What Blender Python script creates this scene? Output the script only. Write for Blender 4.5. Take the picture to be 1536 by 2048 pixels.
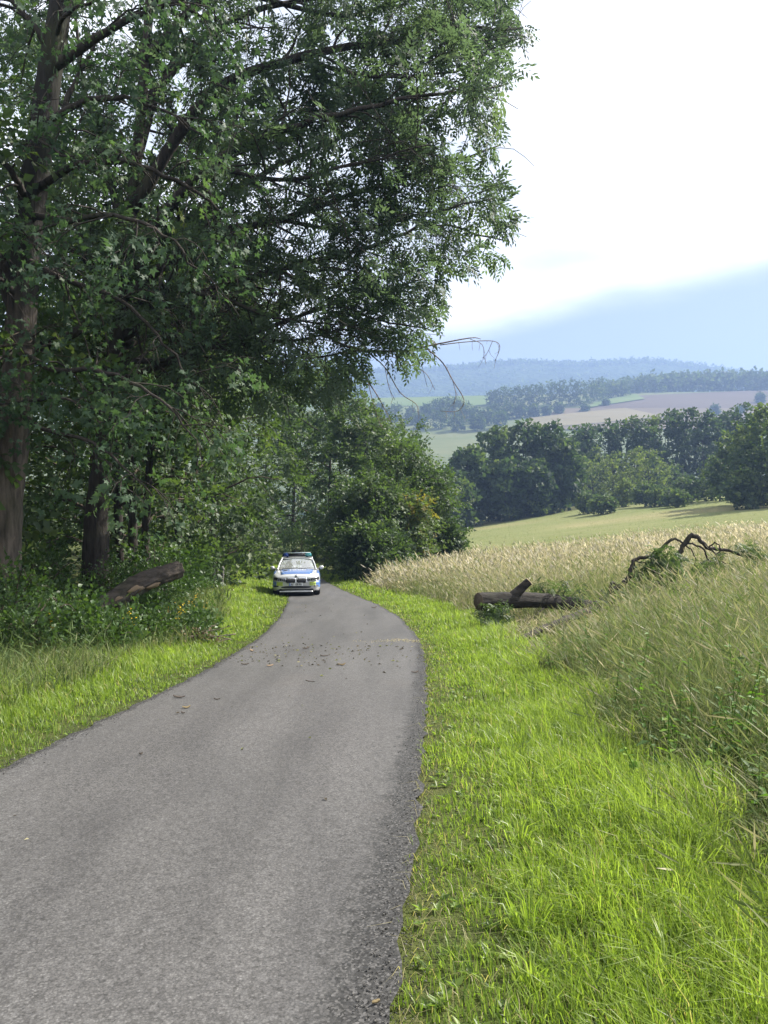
import bpy, math
import numpy as np
from mathutils import Vector, Matrix

for o in list(bpy.data.objects):
    bpy.data.objects.remove(o)
scene = bpy.context.scene
COL = scene.collection
R = math.radians

# ------------------------------------------------------------------ camera, sky, sun, exposure
F = 1539.0            # focal length in pixels of a 1536 x 2048 frame
PITCH = math.atan((1024 - 930) / F)
EYE = 1.6
cam_data = bpy.data.cameras.new("camera")
cam_data.sensor_fit = 'VERTICAL'
cam_data.sensor_height = 36.0
cam_data.lens = F / 2048 * 36.0
cam_data.clip_start = 0.05
cam_data.clip_end = 9000
camera = bpy.data.objects.new("camera", cam_data)
camera.location = (0, 0, EYE)
camera.rotation_euler = (math.pi / 2 - PITCH, 0, 0)
COL.objects.link(camera)
scene.camera = camera

SUN_AZ, SUN_EL = R(62), R(43)
world = bpy.data.worlds.new("World")
scene.world = world
world.use_nodes = True
wn, wl = world.node_tree.nodes, world.node_tree.links
wn.clear()
w_out = wn.new('ShaderNodeOutputWorld')
w_bg = wn.new('ShaderNodeBackground')
w_bg.inputs['Strength'].default_value = 0.1
sky_tex = wn.new('ShaderNodeTexSky')
sky_tex.sky_type = 'NISHITA'
sky_tex.sun_disc = False
sky_tex.sun_elevation = SUN_EL
sky_tex.sun_rotation = SUN_AZ
sky_tex.air_density = 1.0
sky_tex.dust_density = 2.0
tc = wn.new('ShaderNodeTexCoord')
sep = wn.new('ShaderNodeSeparateXYZ')
wl.new(tc.outputs['Generated'], sep.inputs[0])
mp = wn.new('ShaderNodeMapping')
mp.inputs['Scale'].default_value = (1.6, 1.6, 5.0)
wl.new(tc.outputs['Generated'], mp.inputs[0])
nz = wn.new('ShaderNodeTexNoise')
nz.inputs['Scale'].default_value = 1.7
nz.inputs['Detail'].default_value = 6
wl.new(mp.outputs[0], nz.inputs['Vector'])


def wmath(op, a, b):
    m = wn.new('ShaderNodeMath')
    m.operation = op
    for i, s in enumerate((a, b)):
        if isinstance(s, (int, float)):
            m.inputs[i].default_value = s
        else:
            wl.new(s, m.inputs[i])
    return m.outputs[0]


tilt = wmath('MULTIPLY', sep.outputs['X'], -0.15)
elev = wmath('ADD', sep.outputs['Z'], tilt)
wob = wmath('MULTIPLY', wmath('SUBTRACT', nz.outputs['Fac'], 0.5), 0.10)
elev = wmath('ADD', elev, wob)
mr = wn.new('ShaderNodeMapRange')
mr.interpolation_type = 'SMOOTHSTEP'
mr.inputs['From Min'].default_value = 0.13
mr.inputs['From Max'].default_value = 0.19
wl.new(elev, mr.inputs['Value'])
# the white cloud deck, a little thinner where the noise is low
thin = wn.new('ShaderNodeMapRange')
thin.inputs['From Min'].default_value = 0.36
thin.inputs['From Max'].default_value = 0.55
thin.inputs['To Min'].default_value = 0.45
thin.inputs['To Max'].default_value = 1.0
wl.new(nz.outputs['Fac'], thin.inputs['Value'])
cover = wmath('MULTIPLY', mr.outputs[0], thin.outputs[0])
bank = wn.new('ShaderNodeMixRGB')          # hazy blue-grey bank low in the sky
bank.inputs['Fac'].default_value = 0.85
bank.inputs['Color2'].default_value = (1.58, 1.86, 2.3, 1)
wl.new(sky_tex.outputs[0], bank.inputs['Color1'])
deck = wn.new('ShaderNodeMixRGB')
deck.inputs['Color2'].default_value = (6.2, 6.25, 6.4, 1)
wl.new(cover, deck.inputs['Fac'])
wl.new(bank.outputs[0], deck.inputs['Color1'])
wl.new(deck.outputs[0], w_bg.inputs['Color'])
wl.new(w_bg.outputs[0], w_out.inputs['Surface'])

sun_data = bpy.data.lights.new("sun", 'SUN')
sun_data.energy = 5.0
sun_data.angle = R(0.6)
sun_data.color = (1.0, 0.94, 0.84)
sun = bpy.data.objects.new("sun", sun_data)
to_sun = Vector((math.sin(SUN_AZ) * math.cos(SUN_EL), math.cos(SUN_AZ) * math.cos(SUN_EL), math.sin(SUN_EL)))
sun.rotation_euler = (-to_sun).to_track_quat('-Z', 'Y').to_euler()
sun.location = (40, 40, 60)
COL.objects.link(sun)

vs = scene.view_settings
vs.view_transform = 'Standard'
vs.look = 'None'
vs.gamma = 1.0
vs.use_curve_mapping = False
vs.exposure = 1.5
scene.render.engine = 'CYCLES'
scene.cycles.max_bounces = 6
scene.cycles.diffuse_bounces = 3
scene.cycles.transmission_bounces = 5
scene.cycles.volume_bounces = 0
scene.cycles.caustics_reflective = False
scene.cycles.caustics_refractive = False
scene.cycles.use_denoising = True

# ------------------------------------------------------------------ helpers
def rs(seed):
    return np.random.default_rng(seed)


CP, SP = math.cos(PITCH), math.sin(PITCH)


def at(u, v, Y):
    """world point on the ray through pixel (u, v) at forward distance Y"""
    k = (1024 - v) / F
    dy, dz = CP + k * SP, -SP + k * CP
    t = Y / dy
    return np.array([(u - 768) / F * t, Y, EYE + dz * t])


def mat(name, build):
    m = bpy.data.materials.new(name)
    m.use_nodes = True
    nt = m.node_tree
    nt.nodes.clear()
    out = nt.nodes.new('ShaderNodeOutputMaterial')

    class N:
        pass
    n = N()
    n.nt, n.out = nt, out

    def node(t, **kw):
        x = nt.nodes.new(t)
        for k, val in kw.items():
            if k.startswith('in_'):
                key = k[3:].replace('_', ' ')
                x.inputs[key].default_value = val
            else:
                setattr(x, k, val)
        return x
    n.node = node
    n.link = lambda a, b: nt.links.new(a, b)

    def coords(scale=(1, 1, 1)):
        t = node('ShaderNodeTexCoord')
        mpn = node('ShaderNodeMapping')
        mpn.inputs['Scale'].default_value = scale
        n.link(t.outputs['Object'], mpn.inputs[0])
        return mpn.outputs[0]
    n.coords = coords

    def noise(vec, scale, detail=4, rough=0.55):
        x = node('ShaderNodeTexNoise')
        x.inputs['Scale'].default_value = scale
        x.inputs['Detail'].default_value = detail
        x.inputs['Roughness'].default_value = rough
        n.link(vec, x.inputs['Vector'])
        return x.outputs['Fac']
    n.noise = noise

    def ramp(fac, stops):
        x = node('ShaderNodeValToRGB')
        e = x.color_ramp.elements
        while len(e) < len(stops):
            e.new(0.5)
        for i, (p, c) in enumerate(stops):
            e[i].position = p
            e[i].color = (*c, 1) if len(c) == 3 else c
        n.link(fac, x.inputs[0])
        return x.outputs[0]
    n.ramp = ramp

    def mix(fac, a, b, blend='MIX'):
        x = node('ShaderNodeMixRGB', blend_type=blend)
        for s, i in ((fac, 0), (a, 1), (b, 2)):
            if isinstance(s, (int, float)):
                x.inputs[i].default_value = s
            elif isinstance(s, tuple):
                x.inputs[i].default_value = (*s, 1)
            else:
                n.link(s, x.inputs[i])
        return x.outputs[0]
    n.mix = mix

    def bump(h, strength=0.5, dist=0.02):
        x = node('ShaderNodeBump')
        x.inputs['Strength'].default_value = strength
        x.inputs['Distance'].default_value = dist
        n.link(h, x.inputs['Height'])
        return x.outputs[0]
    n.bump = bump

    def bsdf(color, rough=0.6, spec=0.3, metal=0.0, normal=None, **kw):
        x = node('ShaderNodeBsdfPrincipled')
        for key, s in (('Base Color', color), ('Roughness', rough)):
            if isinstance(s, (int, float)):
                x.inputs[key].default_value = s
            elif isinstance(s, tuple):
                x.inputs[key].default_value = (*s, 1)
            else:
                n.link(s, x.inputs[key])
        x.inputs['Specular IOR Level'].default_value = spec
        x.inputs['Metallic'].default_value = metal
        for k, val in kw.items():
            x.inputs[k.replace('_', ' ')].default_value = val
        if normal is not None:
            n.link(normal, x.inputs['Normal'])
        n.link(x.outputs[0], out.inputs['Surface'])
        return x
    n.bsdf = bsdf
    build(n)
    return m


def plain(name, color, rough=0.5, spec=0.4, metal=0.0, grain=0.12, scale=30, **kw):
    def b(n):
        f = n.noise(n.coords(), scale, 5)
        c = n.mix(f, tuple(max(0, x * (1 - grain)) for x in color), tuple(min(1, x * (1 + grain)) for x in color))
        n.bsdf(c, rough, spec, metal, **kw)
    return mat(name, b)


def leafmat(name, stops, trans=0.4, tcol=(1.25, 1.35, 0.55), rough=0.55, spec=0.22):
    """thin leaf: glossy diffuse front plus light passing through; 'tint' differs from spray to spray"""
    def b(n):
        a = n.node('ShaderNodeAttribute', attribute_name='tint')
        c = n.ramp(a.outputs['Fac'], stops)
        p = n.bsdf(c, rough, spec)
        tr = n.node('ShaderNodeBsdfTranslucent')
        tm = n.mix(1.0, c, tcol, 'MULTIPLY')
        n.link(tm, tr.inputs['Color'])
        ms = n.node('ShaderNodeMixShader')
        ms.inputs[0].default_value = trans
        n.link(p.outputs[0], ms.inputs[1])
        n.link(tr.outputs[0], ms.inputs[2])
        n.link(ms.outputs[0], n.out.inputs['Surface'])
    return mat(name, b)


def mesh_obj(name, verts, tris, material, parent=None, tint=None, smooth=False, quads=None):
    me = bpy.data.meshes.new(name)
    verts = np.asarray(verts, np.float32).reshape(-1, 3)
    tris = np.asarray(tris, np.int32).reshape(-1, 3) if tris is not None and len(tris) else np.zeros((0, 3), np.int32)
    quads = np.asarray(quads, np.int32).reshape(-1, 4) if quads is not None and len(quads) else np.zeros((0, 4), np.int32)
    loops = np.concatenate([tris.ravel(), quads.ravel()])
    starts = np.concatenate([np.arange(len(tris)) * 3, len(tris) * 3 + np.arange(len(quads)) * 4])
    me.vertices.add(len(verts))
    me.vertices.foreach_set('co', verts.ravel())
    me.loops.add(len(loops))
    me.loops.foreach_set('vertex_index', loops.astype(np.int32))
    me.polygons.add(len(starts))
    me.polygons.foreach_set('loop_start', starts.astype(np.int32))
    if tint is not None:
        at_ = me.attributes.new('tint', 'FLOAT', 'POINT')
        at_.data.foreach_set('value', np.asarray(tint, np.float32))
    me.update(calc_edges=True)
    if smooth:
        me.polygons.foreach_set('use_smooth', np.ones(len(starts), bool))
    mats = material if isinstance(material, (list, tuple)) else [material]
    for m in mats:
        me.materials.append(m)
    o = bpy.data.objects.new(name, me)
    COL.objects.link(o)
    if parent is not None:
        o.parent = parent
    return o


def tag(o, label=None, cat=None, group=None, kind=None):
    if label:
        o['label'] = label
    if cat:
        o['category'] = cat
    if group:
        o['group'] = group
    if kind:
        o['kind'] = kind
    return o


def thing(name, label, cat, loc=(0, 0, 0), rot=(0, 0, 0), group=None):
    o = bpy.data.objects.new(name, None)
    o.empty_display_size = 0.3
    o.location = loc
    o.rotation_euler = rot
    COL.objects.link(o)
    return tag(o, label, cat, group)


class Geo:
    """collects pieces of one mesh"""
    def __init__(self):
        self.v, self.t, self.k, self.n = [], [], [], 0

    def add(self, v, t, tint=None):
        v = np.asarray(v, float).reshape(-1, 3)
        self.v.append(v)
        self.t.append(np.asarray(t, int).reshape(-1, 3) + self.n)
        self.k.append(np.full(len(v), 0.5) if tint is None else np.broadcast_to(tint, (len(v),)))
        self.n += len(v)

    def build(self, name, material, parent=None, smooth=False, origin=None):
        if not self.v:
            return None
        v = np.concatenate(self.v)
        if origin is not None:
            v = v - np.asarray(origin, float)
        return mesh_obj(name, v, np.concatenate(self.t), material, parent, np.concatenate(self.k), smooth)


def unit(a):
    a = np.asarray(a, float)
    return a / (np.linalg.norm(a, axis=-1, keepdims=True) + 1e-9)


def tube(g, pts, rad, n=6, tint=0.5, wob=0.0, rng=None, cap=True):
    """tapered tube along a polyline"""
    pts = np.asarray(pts, float)
    k = len(pts)
    rad = np.broadcast_to(rad, (k,)) if np.ndim(rad) else np.full(k, rad)
    tan = unit(np.gradient(pts, axis=0))
    ref = np.array([0, 0, 1.0]) if abs(tan[0][2]) < 0.8 else np.array([1.0, 0, 0])
    a = np.linspace(0, 2 * np.pi, n, endpoint=False)
    vs_ = []
    s = unit(np.cross(tan[0], ref))
    for i in range(k):
        s = unit(s - tan[i] * np.dot(s, tan[i]))
        b = np.cross(tan[i], s)
        r = rad[i] * (1 + (wob * rng.standard_normal(n) if rng is not None and wob else 0))
        vs_.append(pts[i] + np.outer(np.cos(a) * r, s) + np.outer(np.sin(a) * r, b))
    V = np.concatenate(vs_)
    T = []
    for i in range(k - 1):
        for j in range(n):
            p, q = i * n + j, i * n + (j + 1) % n
            T += [(p, q, p + n), (q, q + n, p + n)]
    if cap:
        V = np.concatenate([V, pts[:1], pts[-1:]])
        c0, c1 = k * n, k * n + 1
        for j in range(n):
            T += [(c0, (j + 1) % n, j), (c1, (k - 1) * n + j, (k - 1) * n + (j + 1) % n)]
    g.add(V, T, tint)


def smooth_path(pts, m=4):
    """Catmull-Rom through the points"""
    p = np.asarray(pts, float)
    p = np.concatenate([[2 * p[0] - p[1]], p, [2 * p[-1] - p[-2]]])
    out = []
    for i in range(1, len(p) - 2):
        for t in np.linspace(0, 1, m, endpoint=False):
            a, b, c, d = p[i - 1], p[i], p[i + 1], p[i + 2]
            out.append(0.5 * (2 * b + (c - a) * t + (2 * a - 5 * b + 4 * c - d) * t ** 2 + (3 * b - a - 3 * c + d) * t ** 3))
    out.append(p[-2])
    return np.array(out)


def box(g, lo, hi, tint=0.5):
    x0, y0, z0 = lo
    x1, y1, z1 = hi
    v = [(x0, y0, z0), (x1, y0, z0), (x1, y1, z0), (x0, y1, z0), (x0, y0, z1), (x1, y0, z1), (x1, y1, z1), (x0, y1, z1)]
    t = []
    for q in ((0, 3, 2, 1), (4, 5, 6, 7), (0, 1, 5, 4), (1, 2, 6, 5), (2, 3, 7, 6), (3, 0, 4, 7)):
        t += [(q[0], q[1], q[2]), (q[0], q[2], q[3])]
    g.add(v, t, tint)


def frames(direction, roll, rng=None):
    """rotation matrices (k,3,3) whose columns are side, forward, normal; forward = direction"""
    d = unit(direction)
    up = np.zeros_like(d)
    up[:, 2] = 1
    s = np.cross(d, up)
    bad = np.linalg.norm(s, axis=1) < 1e-3
    s[bad] = (1, 0, 0)
    s = unit(s)
    n = np.cross(s, d)
    c, q = np.cos(roll)[:, None], np.sin(roll)[:, None]
    s2, n2 = s * c + n * q, n * c - s * q
    return np.stack([s2, d, n2], axis=2)


def scatter(g, tmpl, pos, M, scale, tint, jitter=0.0, rng=None):
    """copies of a template mesh joined into g"""
    V, T = tmpl
    k, n = len(pos), len(V)
    if k == 0:
        return
    P = np.einsum('kij,nj->kni', M, V) * np.asarray(scale)[:, None, None] + np.asarray(pos)[:, None, :]
    TT = (T[None] + (np.arange(k) * n)[:, None, None]).reshape(-1, 3)
    tt = np.repeat(np.asarray(tint, float), n)
    g.add(P.reshape(-1, 3), TT, np.clip(tt, 0, 1))


# ------------------------------------------------------------------ leaf and spray templates (size in metres)
def leaf_shape(l, w, fold=0.12):
    V = np.array([(0, 0, 0), (w / 2, l * 0.42, fold * w), (0, l, -0.05 * l), (-w / 2, l * 0.42, fold * w)])
    return V, np.array([(0, 1, 2), (0, 2, 3)])


def maple_shape(s):
    ang = np.array([-150, -118, -95, -62, -40, -20, 0, 20, 40, 62, 95, 118, 150])
    rad = np.array([0.28, 0.62, 0.40, 0.95, 0.50, 0.62, 1.1, 0.62, 0.50, 0.95, 0.40, 0.62, 0.28])
    a = np.radians(ang)
    V = [(0, 0, 0)] + [(math.sin(x) * r, math.cos(x) * r, -0.16 * r * r + 0.05 * (i % 2)) for i, (x, r) in enumerate(zip(a, rad))]
    V = np.array(V) * s * 0.55
    T = np.array([(0, i + 1, i) for i in range(1, 13)])
    return V + np.array([0, 0.15 * s, 0]), T


def compose(leaf, places):
    """places: list of (pos, dir, roll, scale)"""
    V, T = leaf
    pos = np.array([p[0] for p in places])
    M = frames(np.array([p[1] for p in places]), np.array([p[2] for p in places]))
    sc = np.array([p[3] for p in places])
    P = np.einsum('kij,nj->kni', M, V) * sc[:, None, None] + pos[:, None, :]
    TT = (T[None] + (np.arange(len(places)) * len(V))[:, None, None]).reshape(-1, 3)
    return P.reshape(-1, 3), TT


def make_spray(kind, seed):
    r = rs(seed)
    pl = []
    if kind == 'ash':                      # pinnate leaves along a twig
        leaf = leaf_shape(0.125, 0.052)
        for i in range(5):
            base = np.array([0, 0.06 * i, 0.0])
            d = unit(np.array([(1 if i % 2 else -1) * r.uniform(0.5, 1), r.uniform(0.5, 1.0), r.uniform(-0.5, 0.25)]))
            side = unit(np.cross(d, [0, 0, 1]))
            for j in range(4):
                p = base + d * (0.07 + 0.06 * j) + np.array([0, 0, -0.012 * j * j])
                for sgn in (-1, 1):
                    pl.append((p, unit(d * 0.7 + side * sgn * 0.8 + np.array([0, 0, -0.25])), r.uniform(-0.5, 0.5), r.uniform(0.75, 1.1)))
            pl.append((base + d * 0.31 + np.array([0, 0, -0.11]), unit(d + np.array([0, 0, -0.5])), 0.0, 1.0))
        return compose(leaf, pl)
    if kind == 'maple':
        leaf = maple_shape(0.17)
        for i in range(9):
            p = np.array([r.uniform(-0.24, 0.24), 0.06 * i, r.uniform(-0.1, 0.06)])
            d = unit(np.array([r.uniform(-1, 1), r.uniform(0.2, 1), r.uniform(-0.9, -0.1)]))
            pl.append((p, d, r.uniform(-0.6, 0.6), r.uniform(0.65, 1.15)))
        return compose(leaf, pl)
    if kind == 'broad':                    # elm / hazel like twig
        leaf = leaf_shape(0.12, 0.085)
        for i in range(11):
            p = np.array([r.uniform(-0.05, 0.05), 0.045 * i, r.uniform(-0.04, 0.04)])
            d = unit(np.array([(1 if i % 2 else -1) * r.uniform(0.4, 1.1), r.uniform(0.3, 1), r.uniform(-0.6, 0.35)]))
            pl.append((p, d, r.uniform(-0.8, 0.8), r.uniform(0.7, 1.2)))
        return compose(leaf, pl)
    if kind == 'bramble':
        leaf = leaf_shape(0.10, 0.075)
        for i in range(10):
            p = np.array([r.uniform(-0.12, 0.12), 0.05 * i, r.uniform(-0.08, 0.08)])
            d = unit(np.array([r.uniform(-1, 1), r.uniform(0, 1), r.uniform(-0.5, 0.5)]))
            pl.append((p, d, r.uniform(-0.9, 0.9), r.uniform(0.6, 1.2)))
        return compose(leaf, pl)
    if kind == 'clump':                    # far tree: a loose handful of leafy twigs
        leaf = leaf_shape(0.62, 0.42, 0.2)
        for i in range(7):
            p = r.normal(0, 0.28, 3)
            d = unit(r.normal(0, 1, 3) + np.array([0, 0, 0.1]))
            pl.append((p, d, r.uniform(-1.5, 1.5), r.uniform(0.5, 1.1)))
        return compose(leaf, pl)
    if kind == 'fardot':
        leaf = leaf_shape(2.6, 1.9, 0.25)
        for i in range(5):
            pl.append((r.normal(0, 0.9, 3), unit(r.normal(0, 1, 3)), r.uniform(-1.5, 1.5), r.uniform(0.6, 1.1)))
        return compose(leaf, pl)


SPRAY = {k: [make_spray(k, 10 * i + j) for j in range(4)] for i, k in enumerate(('ash', 'maple', 'broad', 'bramble', 'clump', 'fardot'))}


def sprays(g, kind, pos, direction, rng, scale=(0.8, 1.2), tint=(0.1, 0.9), roll=0.7, tbase=None):
    pos = np.asarray(pos, float)
    k = len(pos)
    if k == 0:
        return
    which = rng.integers(0, 4, k)
    d = np.asarray(direction, float)
    ti = rng.uniform(tint[0], tint[1], k) if tbase is None else np.clip(tbase + rng.normal(0, 0.13, k), 0, 1)
    sc = rng.uniform(scale[0], scale[1], k)
    M = frames(d, rng.normal(0, roll, k))
    for j in range(4):
        w = which == j
        scatter(g, SPRAY[kind][j], pos[w], M[w], sc[w], ti[w])


# ------------------------------------------------------------------ terrain
_ky = [-60, 0, 30, 36, 45, 60, 100, 150, 190, 230, 300, 420, 500, 560, 600, 700, 850, 1000, 1100, 1250, 1400, 1700, 2200, 2600, 3200]
_kz = [7.0, 0, -3.51, -4.13, -4.85, -5.75, -7.9, -10.1, -12.0, -17, -32, -46, -38, -12, 6, 30, 62, 92, 98, 80, 70, 115, 298, 215, 120]
_ty = np.arange(-60, 3201, 1.0)
_tz = np.interp(_ty, _ky, _kz)
_a = np.concatenate([_tz[:1].repeat(30), _tz, _tz[-1:].repeat(30)])
_s5 = np.convolve(_a, np.ones(7) / 7, 'same')[30:-30]
_s40 = np.convolve(_a, np.ones(45) / 45, 'same')[30:-30]
_wf = np.clip((_ty - 190) / 60, 0, 1)
_tz = np.where(_ty < -40, _tz, _s5 * (1 - _wf) + _s40 * _wf)


def snoise(x, y, s, seed=0):
    """cheap smooth noise from sines"""
    r = rs(seed)
    o = 0
    for i in range(5):
        a, ph, fr = r.uniform(0, 6.28), r.uniform(0, 6.28), r.uniform(0.6, 1.9)
        o = o + np.sin((x * math.cos(a) + y * math.sin(a)) * s * fr + ph)
    return o / 5


def ground_z(x, y):
    x = np.asarray(x, float)
    y = np.asarray(y, float)
    z = np.interp(y, _ty, _tz)
    fade = np.clip(1 - (y - 200) / 150, 0, 1)
    z = z + 0.073 * np.clip(x - 1.8, 0, 90) * fade
    z = z + 0.05 * np.clip(-3.6 - x, 0, 25) * fade
    near = np.clip((y - 62) / 60, 0, 1) * fade
    z = z + near * 0.35 * snoise(x, y, 0.06, 3) - near * 2.3 * np.clip((46 - x) / 30, 0, 1.25)
    far = np.clip((y - 420) / 200, 0, 1)
    z = z + far * (5 * snoise(x, y, 0.006, 5) + 0.03 * np.clip(x - 150, -300, 600) * np.clip((1300 - y) / 500, 0, 1))
    hill = np.clip((y - 1500) / 500, 0, 1)
    ux = x / np.maximum(y, 1) * F + 768
    crest = np.interp(ux, [-600, 200, 500, 700, 850, 960, 1030, 1150, 1290, 1380, 1480, 1700, 2400], [0.80, 0.86, 0.89, 0.905, 0.92, 0.968, 1.0, 0.972, 1.0, 0.955, 0.89, 0.84, 0.78])
    z = np.where(hill > 0, z * (1 - hill) + hill * z * crest, z)
    return z


def hit(u, v, y0=230, y1=2600):
    """where the ray through pixel (u, v) meets the far terrain"""
    ys = np.arange(y0, y1, 2.0)
    k = (1024 - v) / F
    t = ys / (CP + k * SP)
    xs = (u - 768) / F * t
    zs = EYE + (-SP + k * CP) * t
    below = zs < ground_z(xs, ys)
    i = int(np.argmax(below)) if below.any() else int(np.argmax((ground_z(xs, ys) - EYE) / ys))
    return np.array([xs[i], ys[i], float(ground_z(xs[i], ys[i]))])


ROAD_Y = [-6, 0, 2.6, 5.3, 8.95, 10.9, 14, 19.3, 24, 29, 36, 44, 52, 60, 72]
ROAD_L = [-3.3, -3.0, -2.92, -2.82, -2.5, -2.4, -2.33, -2.62, -3.05, -3.63, -4.85, -6.2, -7.1, -7.9, -9.2]
ROAD_R = [-0.25, -0.1, 0.04, 0.27, 0.5, 0.6, 0.66, 0.38, -0.2, -1.05, -2.35, -3.9, -5.0, -6.0, -7.4]
VR_Y = [-6, 0, 3.3, 4.6, 8, 10.3, 15.4, 20, 24, 28, 33, 38, 45, 60]
VR_X = [1.5, 1.55, 1.7, 1.75, 2.05, 2.2, 2.3, 2.25, 1.8, 0.9, -0.2, -1.5, -3.0, -7.0]
VL_Y = [-6, 0, 7.5, 10.7, 13.3, 16, 19.7, 29, 40, 50, 62]
VL_X = [-4.4, -4.3, -3.95, -3.95, -3.45, -3.75, -4.35, -6.2, -8.0, -9.6, -13]


def road_l(y):
    return np.interp(y, ROAD_Y, ROAD_L)


def road_r(y):
    return np.interp(y, ROAD_Y, ROAD_R)


def verge_r(y):
    return np.interp(y, VR_Y, VR_X) + 0.17 * np.sin(y * 1.7) + 0.11 * np.sin(y * 4.1 + 1) + 0.08 * np.sin(y * 9.3)


def verge_l(y):
    return np.interp(y, VL_Y, VL_X) + 0.10 * np.sin(y * 1.3 + 2)


def sheet(name, xs, ys, material, dz=0.0, label=None, kind='structure', mask=None):
    X, Y = np.meshgrid(xs, ys)
    Z = ground_z(X, Y) + dz
    nx, ny = len(xs), len(ys)
    V = np.stack([X, Y, Z], -1).reshape(-1, 3)
    i, j = np.meshgrid(np.arange(nx - 1), np.arange(ny - 1))
    a = (j * nx + i).ravel()
    q = np.stack([a, a + 1, a + 1 + nx, a + nx], 1)
    o = mesh_obj(name, V, None, material, quads=q, smooth=True)
    tag(o, label, None, None, kind)
    return o


# ------------------------------------------------------------------ materials
def _soil(n):
    c = n.coords()
    f = n.noise(c, 3.0, 6)
    f2 = n.noise(c, 40.0, 5)
    col = n.ramp(f, [(0.3, (0.035, 0.045, 0.016)), (0.55, (0.07, 0.085, 0.022)), (0.75, (0.10, 0.085, 0.04))])
    col = n.mix(f2, col, (0.05, 0.06, 0.02))
    n.bsdf(col, 0.95, 0.1, normal=n.bump(f2, 0.8, 0.05))


M_SOIL = mat("soil_and_thatch", _soil)


def _mown(n):
    c = n.coords()
    big = n.noise(n.coords((0.5, 1.0, 1.0)), 0.045, 4)
    mid = n.noise(n.coords((0.25, 1.0, 1.0)), 0.35, 5)
    fine = n.noise(c, 3.5, 6, 0.7)
    col = n.ramp(big, [(0.33, (0.12, 0.155, 0.05)), (0.5, (0.18, 0.20, 0.08)), (0.66, (0.28, 0.25, 0.13))])
    col = n.mix(n.ramp(mid, [(0.35, (0, 0, 0)), (0.7, (0.8, 0.8, 0.8))]), col, (0.21, 0.205, 0.10))
    col = n.mix(n.ramp(fine, [(0.3, (0, 0, 0)), (0.75, (0.65, 0.65, 0.65))]), col, (0.07, 0.085, 0.025))
    n.bsdf(col, 0.95, 0.05, normal=n.bump(fine, 1.0, 0.25))


M_MOWN = mat("mown_meadow", _mown)


def field_mat(name, a, b, c, s=0.02):
    def bld(n):
        f = n.noise(n.coords((0.35, 1.0, 1)), s, 5)
        f2 = n.noise(n.coords((0.2, 1.6, 1)), s * 9, 5)
        col = n.ramp(f, [(0.3, a), (0.5, b), (0.72, c)])
        col = n.mix(0.35, col, n.ramp(f2, [(0.3, a), (0.7, c)]))
        n.bsdf(col, 0.95, 0.05)
    return mat(name, bld)


M_HILLSIDE = field_mat("valley_grass", (0.07, 0.095, 0.04), (0.10, 0.12, 0.05), (0.14, 0.14, 0.07))
M_TANFIELD = field_mat("ripe_crop_field", (0.085, 0.070, 0.052), (0.11, 0.09, 0.064), (0.13, 0.105, 0.072))
M_PALEFIELD = field_mat("stubble_field", (0.12, 0.105, 0.062), (0.15, 0.13, 0.078), (0.17, 0.145, 0.085))
M_GREENFIELD = field_mat("green_field", (0.07, 0.105, 0.035), (0.09, 0.13, 0.045), (0.11, 0.14, 0.055))
M_PLOUGH = field_mat("brown_field", (0.062, 0.050, 0.042), (0.08, 0.063, 0.052), (0.095, 0.075, 0.057))


def _forest_floor(n):
    c = n.coords()
    f = n.noise(c, 0.02, 6, 0.7)
    v = n.node('ShaderNodeTexVoronoi', in_Scale=0.07)
    n.link(c, v.inputs['Vector'])
    col = n.ramp(f, [(0.35, (0.025, 0.04, 0.02)), (0.6, (0.05, 0.07, 0.03))])
    n.bsdf(col, 1.0, 0.0, normal=n.bump(v.outputs['Distance'], 1.0, 6.0))


M_HILLWOOD = mat("wooded_hill", _forest_floor)


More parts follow.
